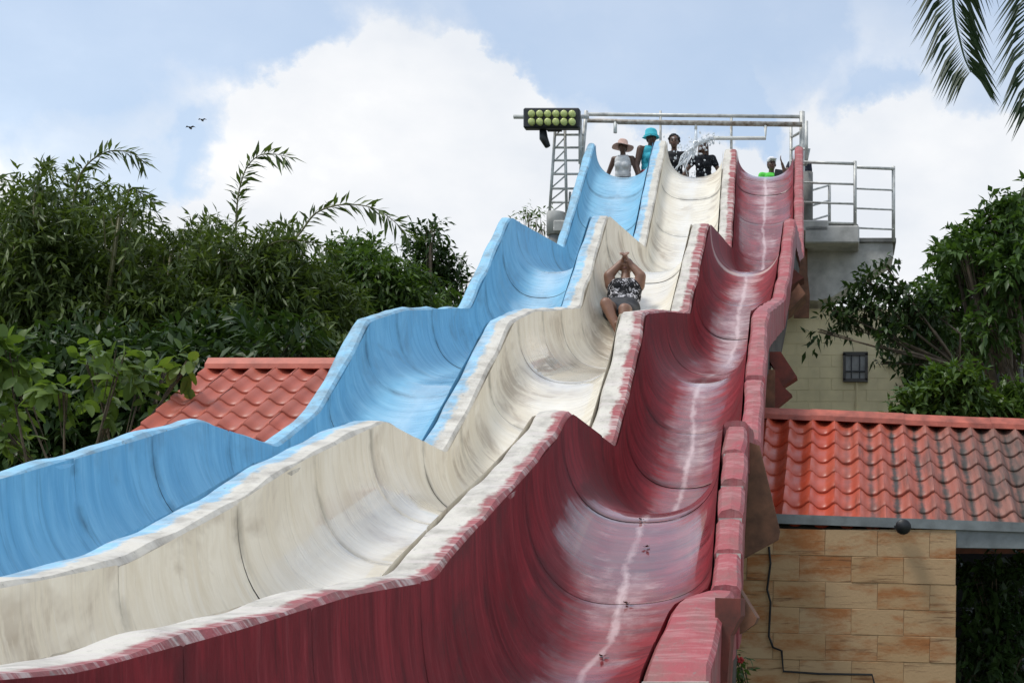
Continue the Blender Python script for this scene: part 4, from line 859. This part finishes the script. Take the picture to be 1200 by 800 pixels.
person('person with long brown hair in black patterned top behind the water jet', 825, 25.5, 165, 1.57, R(-4), SK[0], patterned('black_print', (.015, .016, .02), (.30, .32, .36), 24, .60, .70), DK, ((-.14, -.06, -.23), (-.20, -.20, -.40)), ((.12, .02, -.25), (.10, -.08, -.46)), .5, 'long', None, (0, -.06))
g5, hc5, T5 = person('person in a bright green shirt and white cap behind the red lane', 904, 27.0, 187, 1.74, R(14), SK[1], pmat('green_cotton', (.10, .62, .07), .8, .1), DK, hangL, ((.10, -.10, -.22), (.02, -.28, -.12)), .5, 'short', ('cap', pmat('white_cap', (.72, .72, .74), .8, .08)))
tag(MB().box(P(913, 203, 26.6), (.17, .06, .13), (0, R(8), 0), bev=.012).build('camera_bag', M['black'], base=P(913, 203, 26.6)), 'dark grey box shaped bag held by the person in green', 'bag')
person('person in dark clothes half hidden behind the red wall, gripping the ladder post', 937, 25.75, 175, 1.55, R(10), SK[0], pmat('navy_cotton', (.02, .022, .04), .85, .2), DK, ((-.12, -.10, -.22), (-.19, -.14, -.04)), hang, .4, 'short', None)

# rider: lying back down the white lane, feet first, knees up, hands clasped above the face
rx = -2.60
def Sb(x, z, up=0): return Vector((x, z, bed('white', x, z) + up))
rider = thing('person', 'person in black and white print top sliding down the white lane, hands clasped overhead', 'person', Sb(rx, 17.2), None)
hipz, shz = 17.15, 17.62
dn = (Sb(rx, 17.0) - Sb(rx, 17.8)); dn.normalize(); bk = -dn; upv = Vector((1, 0, 0)).cross(bk); upv.normalize(); side = Vector((1, 0, 0))
h0 = Sb(rx, 17.15, .13)
def T(a, b_, c): return h0 + side * a * .84 + bk * b_ + upv * c          # a: picture right, b: up the slope (towards the head), c: off the surface
b = MB(); tp = MB(); lw = MB()
def tors(mb, g, z0, z1):
    for z, rx_, c in ((0, .19, 0), (.10, .19, .01), (.20, .175, .03), (.32, .185, .07), (.42, .19, .11)):
        if z0 <= z <= z1: mb.limb(T(-(rx_ - .10), z, c), T(rx_ - .10, z, c), .125 + g, .125 + g)
tors(b, 0, 0, 1)
for e in (-1, 1): b.ball(T(.08 * e, .33, .17), .078, 10, 8); tp.ball(T(.08 * e, .33, .175), .088, 10, 8)
legs_ = {-1: ((-.115, -.02, 0), (-.15, -.27, .25), (.06, -.58, .0)), 1: ((.115, -.02, 0), (.11, -.32, .20), (.14, -.66, -.02))}
for e, (hp, kn, an) in legs_.items():
    b.limb(T(*hp), T(*kn), .110, .074, 14); b.limb(T(*kn), T(*an), .074, .042, 14); b.limb(T(*an), T(an[0] + .02 * e, an[1] - .04, an[2] + .17), .042, .030)
    lw.limb(T(*hp), T(hp[0] * .4 + kn[0] * .6, hp[1] * .4 + kn[1] * .6, hp[2] * .4 + kn[2] * .6) if e > 0 else T(hp[0] * .6 + kn[0] * .4, hp[1] * .6 + kn[1] * .4, hp[2] * .6 + kn[2] * .4), .128, .104, 14)
b.limb(T(-.13, .50, .14), T(.13, .50, .14), .075, .075); b.limb(T(0, .50, .16), T(0, .62, .23), .062, .058)
hd = T(0, .70, .27); Rh = Matrix((side, -(upv * .80 + dn * .60).normalized(), (bk * .80 - dn * 0 + upv * -.60 + bk * 0).normalized())).transposed()
zc = Vector(Rh.col[0]).cross(Vector(Rh.col[1])); Rh = Matrix((Vector(Rh.col[0]), Vector(Rh.col[1]), zc)).transposed()
head_geo(b, hd, Rh, 1.05)
clasp = T(0, .66, .42)
for e in (-1, 1):
    sh, E = T(.20 * e, .46, .14), T(.235 * e, .52, .24); wr = clasp + side * .045 * e - upv * .06
    b.limb(T(.13 * e, .49, .14), sh, .07, .066); b.limb(sh, E, .076, .064, 14); b.limb(E, wr, .064, .036, 14); hand(b, wr, (clasp - wr) + upv * .05, -side * e, 1.05, .9)
soft(b.build('body', SK[2], rider), .010, 5); face_parts(rider, hd, Rh, 1.05)
tors(tp, .014, .09, .5); tp.limb(T(-.13, .49, .14), T(.13, .49, .14), .085, .085); soft(tp.build('top', patterned('zebra_print', (.012, .012, .014), (.60, .58, .60), 17, .53, .60), rider), .011, 4)
tors(lw, .02, 0, .11); soft(lw.build('shorts', pmat('charcoal_shorts', (.030, .031, .036), .7, .2), rider), .012, 4)
soft(MB().ball(hd + Vector(Rh.col[2]) * .045 + Vector(Rh.col[1]) * .03, Vector((.09, .10, .095)), 14, 10, Rh).build('hair', HAIR, rider), .012, 2)

# ------------------------------------------------------------------ water jet from the spout
m, t, bb = new_mat('falling_water', .12, .5); bb.inputs['Base Color'].default_value = (.86, .90, .93, 1); bb.inputs['Alpha'].default_value = .62; M['water'] = m  # white base colour stands in for bright sky refracted by the water
wj = MB(); rr = random.Random(4)
pa = [P(836, 162, 25.1), P(826, 163.5, 25.05), P(815, 169, 25.0), P(807, 178, 24.95), P(800, 190, 24.9), P(796, 203, 24.85)]
for q in range(5):
    wj.tube([p + Vector((rr.gauss(0, .035), rr.gauss(0, .03), rr.gauss(0, .035))) * (i / 2.5) for i, p in enumerate(pa)], [.030, .026, .024, .020, .015, .006], 7)
wj.tube([P(815.5, 151, 25.1), P(815.5, 160, 25.1), P(814, 172, 25.05), P(812, 186, 25.0)], [.022, .03, .045, .02], 7)
for _ in range(150):
    k = rr.random(); i = min(4, int(k * 5)); p = pa[i].lerp(pa[i + 1], k * 5 - i); sp_ = .03 + .20 * k
    wj.ball(p + Vector((rr.gauss(.02, sp_), rr.gauss(0, .06), rr.gauss(-.02, sp_ * .9))), Vector((rr.uniform(.006, .020), .012, rr.uniform(.008, .03))), 6, 4)
o = wj.build('water_jet', M['water'], base=P(815, 180, 25), smooth=True); tag(o, 'white splashing water jet falling from the pipe spout', 'water', kind='stuff')
# fallen leaves stuck in the red trough
M['dead'] = simple('dead_leaf', (.10, .035, .02), .8, .3, 30)
for (a, c, Z, txt) in ((752, 607, 9.15, 'brown fallen leaf at the lip of the lower red wave'), (757, 645, 8.7, 'small brown fallen leaf below the lip of the lower red wave'), (735, 708, 8.0, 'brown fallen leaf halfway down the last red drop'), (706, 765, 7.55, 'curled brown fallen leaf near the bottom of the red trough')):
    x = (a - PX) * Z / F; p = Vector((x, Z, bed('red', x, Z) + .012)); lf = MB()
    for k in range(3):
        an = k * 2.1 + a; d = Vector((math.cos(an), math.sin(an), .35)); s_ = Vector((-math.sin(an), math.cos(an), .1)) * .018
        lf.add([p, p + d * .016 + s_ * .6, p + d * .034, p + d * .016 - s_ * .6, p + d * .013 - Vector((0, 0, .004))], [(0, 1, 2), (0, 2, 3), (0, 4, 1), (0, 3, 4)])
    tag(lf.build('fallen_leaf', M['dead'], base=p), txt, 'leaf', 'fallen leaves in the red trough')
# birds high over the bamboo
for a, c, s_, txt in ((223, 150, .7, 'small dark bird flying over the bamboo, wings spread'), (237, 141, .6, 'smaller dark bird flying close above its larger companion')):
    p = P(a, c, 45); bd = MB(); bd.ball(p, Vector((.05, .16, .05)) * s_, 8, 6)
    for e in (-1, 1): bd.add([p + Vector((0, -.06, .02)) * s_, p + Vector((.14 * e, -.04, .09)) * s_, p + Vector((.24 * e, .04, .03)) * s_, p + Vector((.12 * e, .07, .06)) * s_, p + Vector((0, .07, .02)) * s_], [(0, 1, 4), (1, 3, 4), (1, 2, 3)])
    tag(bd.build('bird', M['black'], base=p), txt, 'bird')
